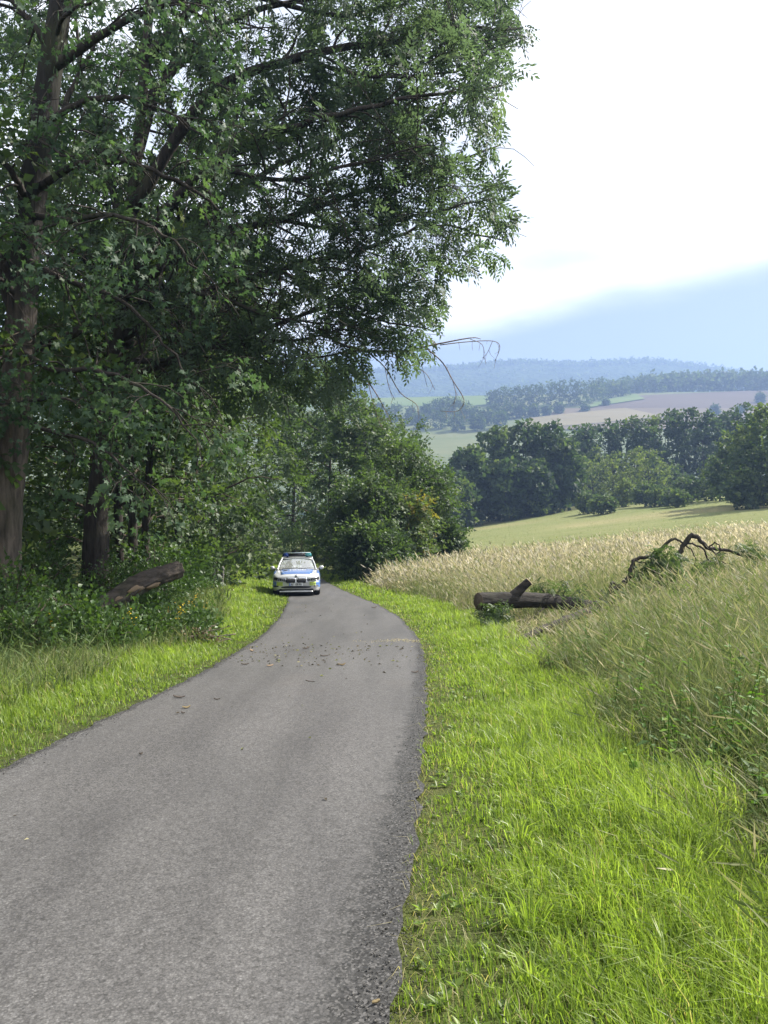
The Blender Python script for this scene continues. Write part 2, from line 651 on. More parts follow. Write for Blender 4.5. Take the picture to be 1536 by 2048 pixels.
def _asphalt(n):
    c = n.coords()
    e = n.node('ShaderNodeAttribute', attribute_name='tint')       # 0 in the lane, 1 at the crumbling edge
    vo = n.node('ShaderNodeTexVoronoi', in_Scale=105.0)
    n.link(c, vo.inputs['Vector'])
    stone = n.ramp(vo.outputs['Color'], [(0.15, (0.054, 0.053, 0.053)), (0.5, (0.100, 0.099, 0.099)), (0.85, (0.158, 0.156, 0.156))])
    vs2 = n.node('ShaderNodeTexVoronoi', in_Scale=38.0)
    n.link(c, vs2.inputs['Vector'])
    st2 = n.ramp(vs2.outputs['Color'], [(0.2, (0.053, 0.052, 0.052)), (0.8, (0.115, 0.114, 0.114))])
    stone = n.mix(0.4, stone, st2)
    gap = n.ramp(vo.outputs['Distance'], [(0.25, (1, 1, 1)), (0.65, (0.72, 0.72, 0.72))])
    stone = n.mix(1.0, stone, gap, 'MULTIPLY')
    spk = n.noise(c, 75.0, 5, 0.85)
    stone = n.mix(1.0, stone, n.ramp(spk, [(0.34, (0.16, 0.16, 0.16)), (0.46, (0.84, 0.84, 0.84)), (0.58, (1.0, 1.0, 1.0)), (0.68, (1.75, 1.75, 1.75))]), 'MULTIPLY')
    blot = n.noise(n.coords((1.3, 0.35, 1)), 0.9, 5)
    stone = n.mix(1.0, stone, n.ramp(blot, [(0.28, (0.66, 0.655, 0.66)), (0.5, (0.95, 0.94, 0.93)), (0.72, (1.08, 1.07, 1.06))]), 'MULTIPLY')
    lane = n.noise(n.coords((2.2, 0.10, 1)), 1.0, 3)
    stone = n.mix(1.0, stone, n.ramp(lane, [(0.35, (0.86, 0.855, 0.85)), (0.65, (1.08, 1.075, 1.07))]), 'MULTIPLY')
    brown = n.noise(n.coords((1.0, 0.6, 1)), 0.65, 3)
    stone = n.mix(n.ramp(brown, [(0.6, (0, 0, 0)), (0.8, (0.3, 0.3, 0.3))]), stone, (0.09, 0.072, 0.06))
    grit = n.noise(c, 14.0, 5)
    m = n.node('ShaderNodeMath', operation='MULTIPLY_ADD')
    n.link(grit, m.inputs[0])
    m.inputs[1].default_value = 0.9
    n.link(e.outputs['Fac'], m.inputs[2])
    edge = n.ramp(m.outputs[0], [(0.62, (0, 0, 0)), (1.05, (1, 1, 1))])
    stone = n.mix(edge, stone, n.ramp(vo.outputs['Color'], [(0.2, (0.010, 0.010, 0.010)), (0.6, (0.028, 0.0275, 0.027)), (0.95, (0.095, 0.092, 0.09))]))
    n.bsdf(stone, 0.72, 0.35, normal=n.bump(spk, 0.5, 0.006))


M_ASPHALT = mat("worn_asphalt", _asphalt)


def bark(name, dark, light, scale=6.0, moss=0.0, upper=None, grain=(1, 1, 0.16)):
    def b(n):
        c = n.coords(grain)
        f = n.noise(c, scale * 2.2, 7, 0.65)
        f3 = n.noise(n.coords(), 1.2, 4)
        v = n.node('ShaderNodeTexVoronoi', in_Scale=scale * 2.0)
        n.link(c, v.inputs['Vector'])
        col = n.ramp(f, [(0.3, dark), (0.7, light)])
        col = n.mix(n.ramp(v.outputs['Distance'], [(0.1, (0.55, 0.55, 0.55)), (0.4, (0, 0, 0))]), col, tuple(x * 0.45 for x in dark))
        if upper:  # darker from a height upwards: crown shade painted into the bark
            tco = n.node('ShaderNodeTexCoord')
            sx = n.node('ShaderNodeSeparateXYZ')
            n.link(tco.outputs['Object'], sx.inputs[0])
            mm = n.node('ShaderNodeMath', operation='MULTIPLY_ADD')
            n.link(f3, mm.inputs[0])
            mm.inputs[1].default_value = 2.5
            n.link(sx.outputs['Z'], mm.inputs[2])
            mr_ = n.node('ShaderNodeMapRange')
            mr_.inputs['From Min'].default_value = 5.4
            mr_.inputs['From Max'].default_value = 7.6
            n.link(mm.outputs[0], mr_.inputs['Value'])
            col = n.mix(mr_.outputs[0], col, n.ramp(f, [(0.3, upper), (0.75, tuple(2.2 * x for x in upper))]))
        if moss:
            col = n.mix(n.ramp(f3, [(0.5, (0, 0, 0)), (0.72, (moss, moss, moss))]), col, (0.06, 0.075, 0.03))
        n.bsdf(col, 0.92, 0.15, normal=n.bump(f, 1.0, 0.05))
    return mat(name, b)


M_BARK = bark("grey_brown_bark", (0.05, 0.042, 0.036), (0.19, 0.155, 0.13), 5, 0.3, (0.016, 0.015, 0.014))  # last colour paints the shaded upper trunk
M_BARKDARK = bark("dark_bark", (0.022, 0.019, 0.017), (0.065, 0.056, 0.05), 5, 0.25)
M_TWIG = bark("twig_bark", (0.045, 0.035, 0.028), (0.11, 0.09, 0.07), 9)
M_DEADTWIG = bark("dead_twig", (0.13, 0.10, 0.085), (0.27, 0.22, 0.19), 9)
M_FALLBARK = bark("fallen_trunk_bark", (0.014, 0.013, 0.012), (0.052, 0.047, 0.042), 6, 0.3, grain=(0.18, 0.5, 1))
M_LOGBARK = bark("log_bark", (0.028, 0.024, 0.02), (0.12, 0.10, 0.085), 4, 0.25, grain=(0.2, 0.5, 1))


def _sawn(n):
    c = n.coords()
    w = n.node('ShaderNodeTexWave', wave_type='RINGS', rings_direction='SPHERICAL', in_Scale=9.0, in_Distortion=1.6)
    n.link(c, w.inputs['Vector'])
    col = n.ramp(w.outputs['Fac'], [(0.0, (0.30, 0.23, 0.15)), (1.0, (0.42, 0.33, 0.22))])
    col = n.mix(n.noise(c, 9, 4), col, (0.24, 0.19, 0.14))
    n.bsdf(col, 0.85, 0.2)


M_SAWN = mat("sawn_wood", _sawn)
M_SAWNOLD = plain("weathered_sawn_wood", (0.10, 0.082, 0.065), 0.9, 0.1, grain=0.4, scale=18)
M_BAREWOOD = plain("bare_wood", (0.22, 0.16, 0.105), 0.8, 0.2, grain=0.3, scale=14)

M_MAPLE = leafmat("maple_leaves", [(0.0, (0.034, 0.066, 0.042)), (0.6, (0.058, 0.100, 0.052)), (0.9, (0.090, 0.14, 0.050)), (1.0, (0.15, 0.17, 0.05))], 0.45, (1.2, 1.3, 0.7))
M_ASH = leafmat("ash_leaves", [(0.0, (0.056, 0.088, 0.062)), (0.6, (0.082, 0.118, 0.076)), (1.0, (0.115, 0.15, 0.070))], 0.56, (1.2, 1.3, 0.75))
M_EDGE = leafmat("forest_edge_leaves", [(0.0, (0.035, 0.062, 0.032)), (0.6, (0.070, 0.108, 0.046)), (0.93, (0.115, 0.15, 0.06)), (1.0, (0.20, 0.17, 0.05))], 0.46, spec=0.3, rough=0.5)
M_SHRUB = leafmat("shrub_leaves", [(0.0, (0.030, 0.060, 0.022)), (0.6, (0.058, 0.105, 0.032)), (1.0, (0.10, 0.15, 0.05))], 0.36, spec=0.35, rough=0.45)
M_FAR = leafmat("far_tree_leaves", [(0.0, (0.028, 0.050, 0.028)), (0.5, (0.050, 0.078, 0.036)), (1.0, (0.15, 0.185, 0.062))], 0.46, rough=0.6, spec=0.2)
M_VERGE = leafmat("verge_grass_blades", [(0.0, (0.045, 0.085, 0.020)), (0.35, (0.138, 0.21, 0.036)), (0.7, (0.235, 0.315, 0.058)), (0.92, (0.26, 0.345, 0.09)), (1.0, (0.36, 0.32, 0.17))], 0.55, (1.25, 1.32, 0.62), 0.42, 0.4)
M_MEADOW = leafmat("meadow_grass_stems", [(0.0, (0.045, 0.072, 0.026)), (0.3, (0.12, 0.175, 0.052)), (0.5, (0.195, 0.22, 0.095)), (0.68, (0.27, 0.255, 0.175)), (0.9, (0.41, 0.37, 0.285)), (1.0, (0.58, 0.535, 0.44))], 0.40, (1.12, 1.08, 0.8), 0.6, 0.2)
M_WEED = leafmat("weed_leaves", [(0.0, (0.05, 0.10, 0.025)), (0.6, (0.10, 0.20, 0.03)), (1.0, (0.20, 0.30, 0.04))], 0.45)
M_PETAL = leafmat("yellow_petals", [(0.0, (0.60, 0.36, 0.02)), (1.0, (0.72, 0.52, 0.04))], 0.35, (1, 0.95, 0.6))
M_DRYLEAF = leafmat("dry_leaves", [(0.0, (0.07, 0.05, 0.03)), (1.0, (0.20, 0.16, 0.09))], 0.2, (1, 0.9, 0.7), 0.8, 0.1)

# ------------------------------------------------------------------ ground, road, meadow, far country
_ys = np.concatenate([np.arange(-14, 70, 0.7), np.arange(70, 216, 3.0)])
_xs = np.concatenate([np.arange(-120, -24, 8.0), np.arange(-24, 40, 0.8), np.arange(40, 221, 9.0)])
sheet("ground", _xs, _ys, M_SOIL, 0.0)
_xs2 = np.concatenate([np.arange(-420, -120, 30.0), np.arange(-120, 480, 8.0), np.arange(480, 1000, 40.0)])
sheet("valley_hillside", _xs2, np.concatenate([[_ys[-1]], np.arange(220, 1320, 8.0)]), M_HILLSIDE)
sheet("wooded_hill", np.arange(-1500, 2001, 25.0), np.concatenate([[1316.0], np.arange(1330, 3000, 20.0)]), M_HILLWOOD)


def meadow_left(y):
    return np.interp(y, [56, 62, 80, 120, 180, 205], [-0.5, 0.5, 3, 8, 13, 14])


def strip(name, ys, left, right, ncol, material, dz, jitter=None, edge=False, power=1.0):
    V, K = [], []
    r = rs(5)
    for y in ys:
        l, rr = float(left(y)), float(right(y))
        jl, jr = (r.normal(0, jitter), r.normal(0, jitter)) if jitter else (0, 0)
        l, rr = l + jl, rr + jr
        f = np.linspace(0, 1, ncol)
        f = 0.5 - 0.5 * np.sign(1 - 2 * f) * np.abs(1 - 2 * f) ** power
        xs = l + (rr - l) * f
        V.append(np.stack([xs, np.full(ncol, y), ground_z(xs, np.full(ncol, y)) + dz], 1))
        d = np.minimum(xs - l, (rr - xs))
        wr = float(np.interp(y, [2, 6, 12, 16], [0.42, 0.30, 0.16, 0.10]))
        K.append(np.clip(1 - np.where(xs - l < rr - xs, (xs - l) / 0.10, (rr - xs) / wr), 0, 1))
    V = np.concatenate(V)
    n = len(ys)
    i, j = np.meshgrid(np.arange(ncol - 1), np.arange(n - 1))
    a = (j * ncol + i).ravel()
    return mesh_obj(name, V, None, material, quads=np.stack([a, a + 1, a + 1 + ncol, a + ncol], 1),
                    tint=np.concatenate(K) if edge else None, smooth=True)


tag(strip("road", np.concatenate([np.arange(-6, 12, 0.15), np.arange(12, 72, 0.4)]), road_l, road_r, 36, M_ASPHALT, 0.03, 0.018, True, 0.55), kind='structure')
tag(strip("mown_meadow", np.arange(57, 206, 2.0), meadow_left, lambda y: 200, 60, M_MOWN, 0.06), kind='structure')


def field(name, corners, material, dz, n=26):
    """a field on the far slope between four sight lines, draped over the terrain"""
    c = np.array(corners, float)
    V = []
    for b in np.linspace(0, 1, n):
        for a in np.linspace(0, 1, n):
            uv = (1 - b) * ((1 - a) * c[0] + a * c[1]) + b * ((1 - a) * c[3] + a * c[2])
            h = hit(uv[0], uv[1], 420, 1290)
            V.append(h + (0, 0, dz))
    i, j = np.meshgrid(np.arange(n - 1), np.arange(n - 1))
    k = (j * n + i).ravel()
    tag(mesh_obj(name, V, None, material, quads=np.stack([k, k + n, k + 1 + n, k + 1], 1), smooth=True), kind='structure')


field("crop_field", [(1255, 793), (1640, 776), (1700, 822), (1170, 822)], M_PLOUGH, 0.6)
field("stubble_field", [(1120, 818), (1640, 818), (1660, 858), (1030, 862)], M_TANFIELD, 0.9)
field("pale_field", [(1060, 838), (1250, 818), (1330, 836), (1030, 864)], M_PALEFIELD, 1.3)
field("grass_strip", [(1190, 806), (1270, 790), (1290, 800), (1180, 817)], M_GREENFIELD, 1.6)
field("pasture", [(560, 784), (985, 781), (990, 812), (560, 815)], M_GREENFIELD, 0.6)

# ------------------------------------------------------------------ trees
def limb_system(gb, limbs, rng, n_sec, sec_len, n_ter, ter_len, start=0.25, up=0.15, droop=0.25, step=0.16, keep=None, flat=0.6, rmin=0.006, fine=True):
    """grows side branches and twigs from limbs; returns where leafy sprays sit and which way they point"""
    A, D = [], []
    for pts, r0, r1, ns in limbs:
        p = smooth_path(pts, 5)
        m = len(p)
        p = p + rng.normal(0, 0.03, p.shape) * np.linspace(0, 1, m)[:, None]
        rad = r0 + (r1 - r0) * np.linspace(0, 1, m) ** 0.8
        tube(gb, p, rad, 7 if fine else 4, 0.5, 0.06, rng)
        tan = unit(np.gradient(p, axis=0))
        for s in range(int(n_sec * ns)):
            t = start + (1 - start) * (s + rng.uniform(0, 1)) / max(1, int(n_sec * ns))
            i = min(m - 1, int(t * (m - 1)))
            side = rng.normal(0, 1, 3)
            side[2] *= flat
            d = unit(tan[i] * rng.uniform(0.3, 0.9) + unit(side) * 1.0 + np.array([0, 0, up]))
            L = sec_len * rng.uniform(0.55, 1.2) * (1.15 - 0.45 * t)
            q = [p[i]]
            dd = d.copy()
            for k in range(4):
                dd = unit(dd + rng.normal(0, 0.16, 3) + np.array([0, 0, -droop * 0.35 * k]))
                q.append(q[-1] + dd * L / 4)
            q = np.array(q)
            if keep is not None and not keep(q[2]):
                continue
            rr = max(rad[i] * 0.45, rmin * 1.8)
            tube(gb, q, np.linspace(rr, rmin, 5), 4 if fine else 3, 0.5, cap=False)
            qt = unit(np.gradient(q, axis=0))
            for w in range(n_ter):
                tt = 0.2 + 0.8 * (w + rng.uniform(0, 1)) / n_ter
                x = tt * 4
                k = min(3, int(x))
                b = q[k] + (q[k + 1] - q[k]) * (x - k)
                side = rng.normal(0, 1, 3)
                side[2] *= flat
                d2 = unit(qt[k] * 0.7 + unit(side) * 0.8)
                L2 = ter_len * rng.uniform(0.5, 1.2)
                e = np.array([b, b + d2 * L2 * 0.5, b + d2 * L2 + np.array([0, 0, -droop * L2 * 0.5])])
                if keep is not None and not keep(e[2]):
                    continue
                if fine:
                    tube(gb, e, np.array([rmin * 1.2, rmin, rmin * 0.6]), 3, 0.5, cap=False)
                n = max(2, int(L2 / step))
                for z in range(n):
                    f = (z + rng.uniform(0.3, 1.0)) / n
                    A.append(b + (e[2] - b) * f + rng.normal(0, 0.05, 3))
                    D.append(unit(d2 + rng.normal(0, 0.55, 3) + np.array([0, 0, -droop * 0.8])))
    return np.array(A).reshape(-1, 3), np.array(D).reshape(-1, 3)


def auto_limbs(trunk, crown_r, n, rng, z0=0.2, rise=0.45, r0=0.08):
    p = np.asarray(trunk, float)
    H = p[-1][2] - p[0][2]
    out = []
    for i in range(n):
        f = z0 + (1 - z0) * (i + rng.uniform(0, 0.8)) / n
        f = min(f, 0.98)
        x = f * (len(p) - 1)
        k = min(len(p) - 2, int(x))
        b = p[k] + (p[k + 1] - p[k]) * (x - k)
        az = i * 2.4 + rng.uniform(-0.5, 0.5)
        g = (f - z0) / (1 - z0)
        L = crown_r * (0.35 + 1.3 * math.sqrt(max(0.02, g * (1 - g) * 1.9))) * rng.uniform(0.8, 1.15)
        ri = rise * (0.2 + 1.6 * g) + rng.uniform(-0.15, 0.2)
        d = unit(np.array([math.cos(az), math.sin(az), ri]))
        q = [b, b + d * L * 0.35, b + d * L * 0.7 + np.array([0, 0, L * 0.04]), b + d * L + np.array([0, 0, -0.05 * L])]
        out.append((np.array(q), r0 * (1.1 - 0.7 * g), 0.015, 1.0))
    out.append((p[-2:].copy() if len(p) > 2 else p, r0 * 0.5, 0.02, 1.0))
    return out


def forest_tree(name, label, x, y, h, r, seed, kind='broad', leaf=None, barkm=None, lean=(0, 0), z0=0.16, n=15, n_sec=6, n_ter=5, scale=(0.9, 1.5), group=None, cat='tree', tr=0.16, tb=0.45, sec=None, trunk=None, step=0.2):
    rng = rs(seed)
    z = float(ground_z(x, y))
    root = thing(name, label, cat, (x, y, z), group=group)
    if trunk is None:
        trunk = [(0, 0, -0.3), (lean[0] * 0.15, lean[1] * 0.15, h * 0.25), (lean[0] * 0.5 + rng.normal(0, 0.15), lean[1] * 0.5, h * 0.6), (lean[0], lean[1], h * 0.93)]
    tp = smooth_path(trunk, 5)
    gt = Geo()
    tube(gt, tp, np.linspace(tr, 0.03, len(tp)) * np.where(np.arange(len(tp)) == 0, 1.35, 1), 9, 0.5, 0.06, rng)
    gt.build("trunk", barkm or M_BARKDARK, root, True)
    gb, gl = Geo(), Geo()
    A, D = limb_system(gb, auto_limbs(trunk, r, n, rng, z0, r0=tr * 0.45), rng, n_sec, sec or r * 0.55, n_ter, 0.75, step=step, fine=y < 20)
    gb.build("branches", M_TWIG, root)
    k = len(A)
    lum = tb + 0.25 * snoise(A[:, 0], A[:, 2], 1.1, seed)
    sprays(gl, kind, A, D, rng, scale, tbase=lum)
    gl.build("crown", leaf or M_EDGE, root)
    return root


# the tall maple beside the lane: trunk leaves the frame at the top left
mx = float(at(12, 1000, 14)[0])
mz = float(ground_z(mx - 0.15, 14))
maple = thing("maple_tree", "tall maple with pale bark on the left, big lobed leaves hanging round its trunk", "tree", (mx - 0.15, 14, mz))
O = np.array([mx - 0.15, 14, mz])
rng = rs(101)
mp_pts = np.array([(mx - 0.15, 14, mz - 0.4)] + [at(u, v, Y) for u, v, Y in ((8, 1090, 14), (14, 980, 14), (30, 840, 14), (42, 650, 14.05), (58, 450, 14.1), (92, 200, 14.2), (122, 0, 14.3), (145, -200, 14.5), (165, -420, 14.8), (170, -700, 15))])
tpts = smooth_path(mp_pts, 6)
g = Geo()
tube(g, tpts - O, np.interp(np.linspace(0, 1, len(tpts)), [0, 0.06, 0.25, 0.55, 1], [0.40, 0.31, 0.285, 0.235, 0.08]), 14, 0.5, 0.035, rng)
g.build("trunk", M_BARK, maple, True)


def px(*pts):
    return np.array([at(*p) for p in pts])


gb, gl = Geo(), Geo()
mlimbs = [
    (px((40, 700, 14), (110, 740, 13.2), (210, 745, 12.6), (320, 800, 12.2), (400, 900, 12.0)), 0.07, 0.012, 1.0),
    (px((30, 820, 14), (90, 860, 13.0), (170, 880, 12.4), (240, 930, 12.0), (300, 985, 11.8)), 0.05, 0.01, 0.8),
    (px((52, 520, 14), (130, 560, 13.3), (240, 600, 13), (330, 690, 12.9), (410, 800, 12.9)), 0.07, 0.012, 1.1),
    (px((70, 380, 14.1), (160, 330, 13.4), (280, 330, 13.2), (400, 390, 13.3), (500, 470, 13.6)), 0.08, 0.012, 1.2),
    (px((60, 430, 14.1), (140, 440, 13), (230, 430, 12.4), (330, 470, 12.2), (420, 560, 12.2)), 0.07, 0.012, 1.2),
    (px((100, 140, 14.2), (220, 60, 13.8), (350, 0, 13.8), (480, -50, 14)), 0.10, 0.02, 0.9),
    (px((85, 250, 14.2), (180, 200, 13.6), (300, 210, 13.3), (430, 290, 13.4)), 0.07, 0.012, 1.0),
    (px((45, 600, 14), (0, 560, 13.6), (-60, 560, 13.4)), 0.07, 0.02, 0.7),
    (px((60, 420, 14.1), (20, 340, 13.4), (-40, 300, 13.2), (-120, 320, 13)), 0.08, 0.015, 1.0),
    (px((105, 110, 14.2), (40, 20, 14), (-60, -40, 14)), 0.08, 0.02, 0.7),
    (px((40, 690, 14), (0, 720, 13.2), (-70, 760, 12.8)), 0.05, 0.01, 0.8),
    (px((30, 820, 14), (60, 800, 13.2), (130, 800, 12.8), (220, 830, 12.5)), 0.05, 0.01, 0.9),
    (px((60, 440, 14), (60, 470, 13.2), (90, 520, 12.9), (140, 560, 12.8)), 0.05, 0.01, 0.9),
    (px((85, 250, 14.2), (70, 270, 13.4), (110, 300, 12.9), (200, 340, 12.8)), 0.05, 0.01, 0.8),
    (px((140, -180, 14.5), (300, -300, 14.8), (480, -340, 15.2), (650, -330, 15.6)), 0.10, 0.02, 1.3),  # this and the next two: unseen limbs added to shade the trunk
    (px((130, -60, 14.4), (260, -160, 15.2), (400, -200, 16), (560, -200, 16.6)), 0.10, 0.02, 1.3),
    (px((160, -400, 14.8), (320, -520, 15.4), (500, -560, 16)), 0.10, 0.02, 1.3),
    (px((110, 80, 14.3), (130, 30, 13.6), (190, 0, 13.2), (280, -20, 13)), 0.05, 0.012, 1.0),
    (px((72, 360, 14.2), (120, 240, 15.0), (170, 120, 15.6), (240, 30, 16)), 0.09, 0.015, 0.9),
]
A, D = limb_system(gb, [(p - O, a, b, n) for p, a, b, n in mlimbs], rng, 9, 1.3, 4, 0.65, start=0.25, up=0.02, droop=0.5, step=0.24, flat=0.55)
bare = px((88, 694, 14.6), (150, 665, 14.6), (190, 625, 14.6), (212, 575, 14.7), (235, 560, 14.8)) - O
tube(gb, smooth_path(bare, 5), np.linspace(0.10, 0.035, 21), 8, 0.5, 0.06, rng)
tube(gb, smooth_path(px((42, 690, 14.1), (88, 694, 14.6)) - O, 4), 0.10, 8)
tube(gb, smooth_path(px((40, 640, 14.1), (12, 560, 14.0), (-8, 470, 14.0), (-30, 330, 14)) - O, 5), np.linspace(0.17, 0.06, 16), 9, 0.5, 0.05, rng)
gb.build("branches", M_BARKDARK, maple)
mk = rng.uniform(0, 1, len(A)) < 0.66 + 0.6 * snoise(A[:, 0] + 0.5 * A[:, 1], A[:, 2], 1.9, 14)
A, D = A[mk], D[mk]
lum = 0.42 + 0.25 * snoise(A[:, 0], A[:, 2], 1.4, 8)
sprays(gl, 'maple', A, D, rng, (0.75, 1.15), tbase=lum)
gl.build("crown", M_MAPLE, maple)
# the lobed leaves that hang clear at the branch ends can be told apart: each its own piece, sharing mesh data
lv, lt = maple_shape(0.17)
leaf_me = None
order = np.argsort(A[:, 1] + 0.6 * A[:, 2] * 0 - 0.0)[:260]
for i in order:
    d = unit(D[i] + np.array([0, 0, -0.6]))
    Mx = frames(d[None], np.array([rng.normal(0, 0.5)]))[0]
    if leaf_me is None:
        o = mesh_obj("leaf", lv, lt, M_MAPLE, maple, np.full(len(lv), 0.6))
        leaf_me = o.data
        first = o
    else:
        o = first.copy()
        COL.objects.link(o)
    s = rng.uniform(0.9, 1.25)
    M4 = Matrix([[Mx[0][0] * s, Mx[0][1] * s, Mx[0][2] * s, A[i][0] + rng.normal(0, 0.1)], [Mx[1][0] * s, Mx[1][1] * s, Mx[1][2] * s, A[i][1] - 0.12], [Mx[2][0] * s, Mx[2][1] * s, Mx[2][2] * s, A[i][2] - 0.1], [0, 0, 0, 1]])
    o.matrix_local = M4

# the great ash whose crown reaches over the lane
ax, ay = float(at(196, 1000, 19)[0]), 19.0
az_ = float(ground_z(ax, ay))
ash = thing("ash_tree", "large dark-trunked ash behind the sawn log, wide crown reaching over the lane", "tree", (ax, ay, az_))
O = np.array([ax, ay, az_])
rng = rs(202)
tp = smooth_path(np.array([(float(at(188, 1100, 19)[0]), 19, az_ - 0.4)] + [at(u, v, Y) for u, v, Y in ((192, 1070, 19), (198, 980, 19), (214, 840, 19), (236, 640, 19.1), (262, 420, 19.2), (288, 160, 19.4), (305, -80, 19.6), (330, -420, 20), (350, -760, 20.4))]), 6)
g = Geo()
tube(g, tp - O, np.interp(np.linspace(0, 1, len(tp)), [0, 0.06, 0.2, 0.5, 1], [0.48, 0.34, 0.26, 0.15, 0.06]), 13, 0.5, 0.04, rng)
g.build("trunk", M_BARKDARK, ash, True)
EDGE_V = [-900, -300, 0, 60, 110, 140, 190, 215, 270, 350, 430, 490, 530, 545, 580, 610, 650, 700, 745, 770, 800]
EDGE_U = [900, 1010, 1035, 1085, 1070, 1030, 1040, 1005, 1035, 1012, 1030, 1050, 1010, 900, 905, 900, 880, 860, 740, 700, 660]


def keep_ash(p):
    w = np.asarray(p) + O
    dy, dz = w[1], w[2] - EYE
    dep = dy * CP - dz * SP
    u = 768 + F * w[0] / dep
    v = 1024 - F * (dz * CP + dy * SP) / dep
    return u < np.interp(v, EDGE_V, EDGE_U) + rng.normal(0, 10) - 12 and v < 800


alimbs = [
    (px((262, 420, 19.2), (420, 190, 19), (600, 115, 19), (760, 85, 19.4), (900, 55, 19.8), (1040, 60, 20.2)), 0.17, 0.02, 1.3),
    (px((240, 600, 19.1), (400, 480, 19.4), (560, 440, 19.8), (700, 390, 20), (850, 340, 20.4), (1000, 290, 21)), 0.14, 0.02, 1.3),
    (px((232, 680, 19.1), (400, 590, 19.6), (560, 540, 20.2), (720, 500, 21), (870, 450, 21.6), (1010, 480, 22)), 0.13, 0.02, 1.3),
    (px((222, 770, 19), (400, 700, 19.4), (550, 650, 19.8), (700, 600, 20.2), (850, 560, 20.6)), 0.11, 0.02, 1.2),
    (px((290, 120, 19.4), (450, -40, 19), (650, -120, 18.6), (850, -130, 18.4), (1000, -110, 18.4)), 0.13, 0.02, 1.1),
    (px((250, 520, 19.1), (420, 330, 18), (600, 250, 17.4), (800, 200, 17.2), (1000, 170, 17.4)), 0.13, 0.02, 1.2),
    (px((216, 820, 19), (350, 780, 19.6), (500, 740, 20), (650, 710, 20.4), (760, 700, 20.6)), 0.09, 0.015, 1.1),
    (px((245, 560, 19.2), (400, 420, 21), (560, 330, 22.5), (720, 260, 23.5), (900, 200, 24)), 0.13, 0.02, 1.2),
    (px((280, 220, 19.4), (430, 60, 21), (600, 0, 22), (800, -20, 23), (960, 10, 23.5)), 0.12, 0.02, 1.2),
    (px((230, 700, 19.2), (380, 640, 21.5), (540, 610, 22.8), (690, 570, 23.6), (840, 540, 24.2)), 0.11, 0.02, 1.2),
    (px((255, 480, 19.2), (200, 300, 20.5), (160, 120, 21.5), (140, -60, 22)), 0.12, 0.03, 0.9),
    (px((270, 340, 19.2), (330, 150, 20.5), (420, 20, 21.5), (520, -100, 22)), 0.10, 0.02, 0.9),
    (px((236, 640, 19.1), (330, 580, 18), (450, 600, 17.6), (560, 640, 17.6), (660, 640, 17.6)), 0.10, 0.015, 1.1),
    (px((228, 720, 19.1), (330, 720, 18.2), (450, 690, 18), (600, 680, 18), (720, 650, 18.2)), 0.09, 0.015, 1.1),
    (px((300, -40, 19.6), (400, -250, 20), (560, -400, 20), (700, -450, 20)), 0.11, 0.02, 0.9),
    (px((240, 610, 19.1), (170, 520, 18.6), (90, 470, 18.6), (0, 450, 18.8)), 0.10, 0.02, 0.9),
    (px((600, 115, 19), (720, 150, 18.6), (850, 150, 18.4), (1000, 120, 18.4)), 0.06, 0.015, 0.8),
    (px((560, 440, 19.8), (700, 460, 19), (840, 430, 18.6), (985, 400, 18.6)), 0.06, 0.015, 0.9),
    (px((560, 540, 20.2), (660, 600, 19.6), (760, 640, 19.4), (870, 660, 19.4)), 0.06, 0.015, 0.9),
    (px((300, 0, 19.6), (480, -10, 20.5), (700, 30, 21), (880, -30, 21.4), (1030, 0, 21.6)), 0.10, 0.02, 1.0),
    (px((420, 330, 18), (560, 360, 17.4), (700, 330, 17), (860, 290, 17)), 0.07, 0.015, 0.9),
    (px((400, 480, 19.4), (480, 540, 18.6), (580, 540, 18.2), (700, 540, 18.2)), 0.06, 0.015, 0.9),
]
gb, gl = Geo(), Geo()
A, D = limb_system(gb, [(p - O, a, b, n) for p, a, b, n in alimbs], rng, 20, 2.4, 7, 0.95, start=0.14, up=0.0, droop=0.28, step=0.19, keep=keep_ash, flat=1.0)
gb.build("branches", M_BARKDARK, ash)
okk = np.array([keep_ash(a) for a in A])
A, D = A[okk], D[okk]
# leaves crowd towards the light: no place in the crown carries more than a few sprays one behind another
cell = np.floor(A[:, 0] / 0.34).astype(int) * 1000 + np.floor(A[:, 2] / 0.34).astype(int)
cap = np.clip(1.4 + 1.7 * snoise(A[:, 0] + 0.7 * A[:, 2], A[:, 1], 1.5, 77) + 2.0 * snoise(A[:, 0], A[:, 2], 3.3, 78), 0.0, 5)
cnt, keep_ = {}, np.zeros(len(A), bool)
for i in rng.permutation(len(A)):
    n_ = cnt.get(cell[i], 0)
    if n_ < cap[i]:
        cnt[cell[i]] = n_ + 1
        keep_[i] = True
A, D = A[keep_], D[keep_]
print("ash sprays", len(A))
sprays(gl, 'ash', A, D, rng, (0.95, 1.4), tbase=0.42 + 0.22 * snoise(A[:, 0], A[:, 2], 1.2, 4))
gl.build("crown", M_ASH, ash)
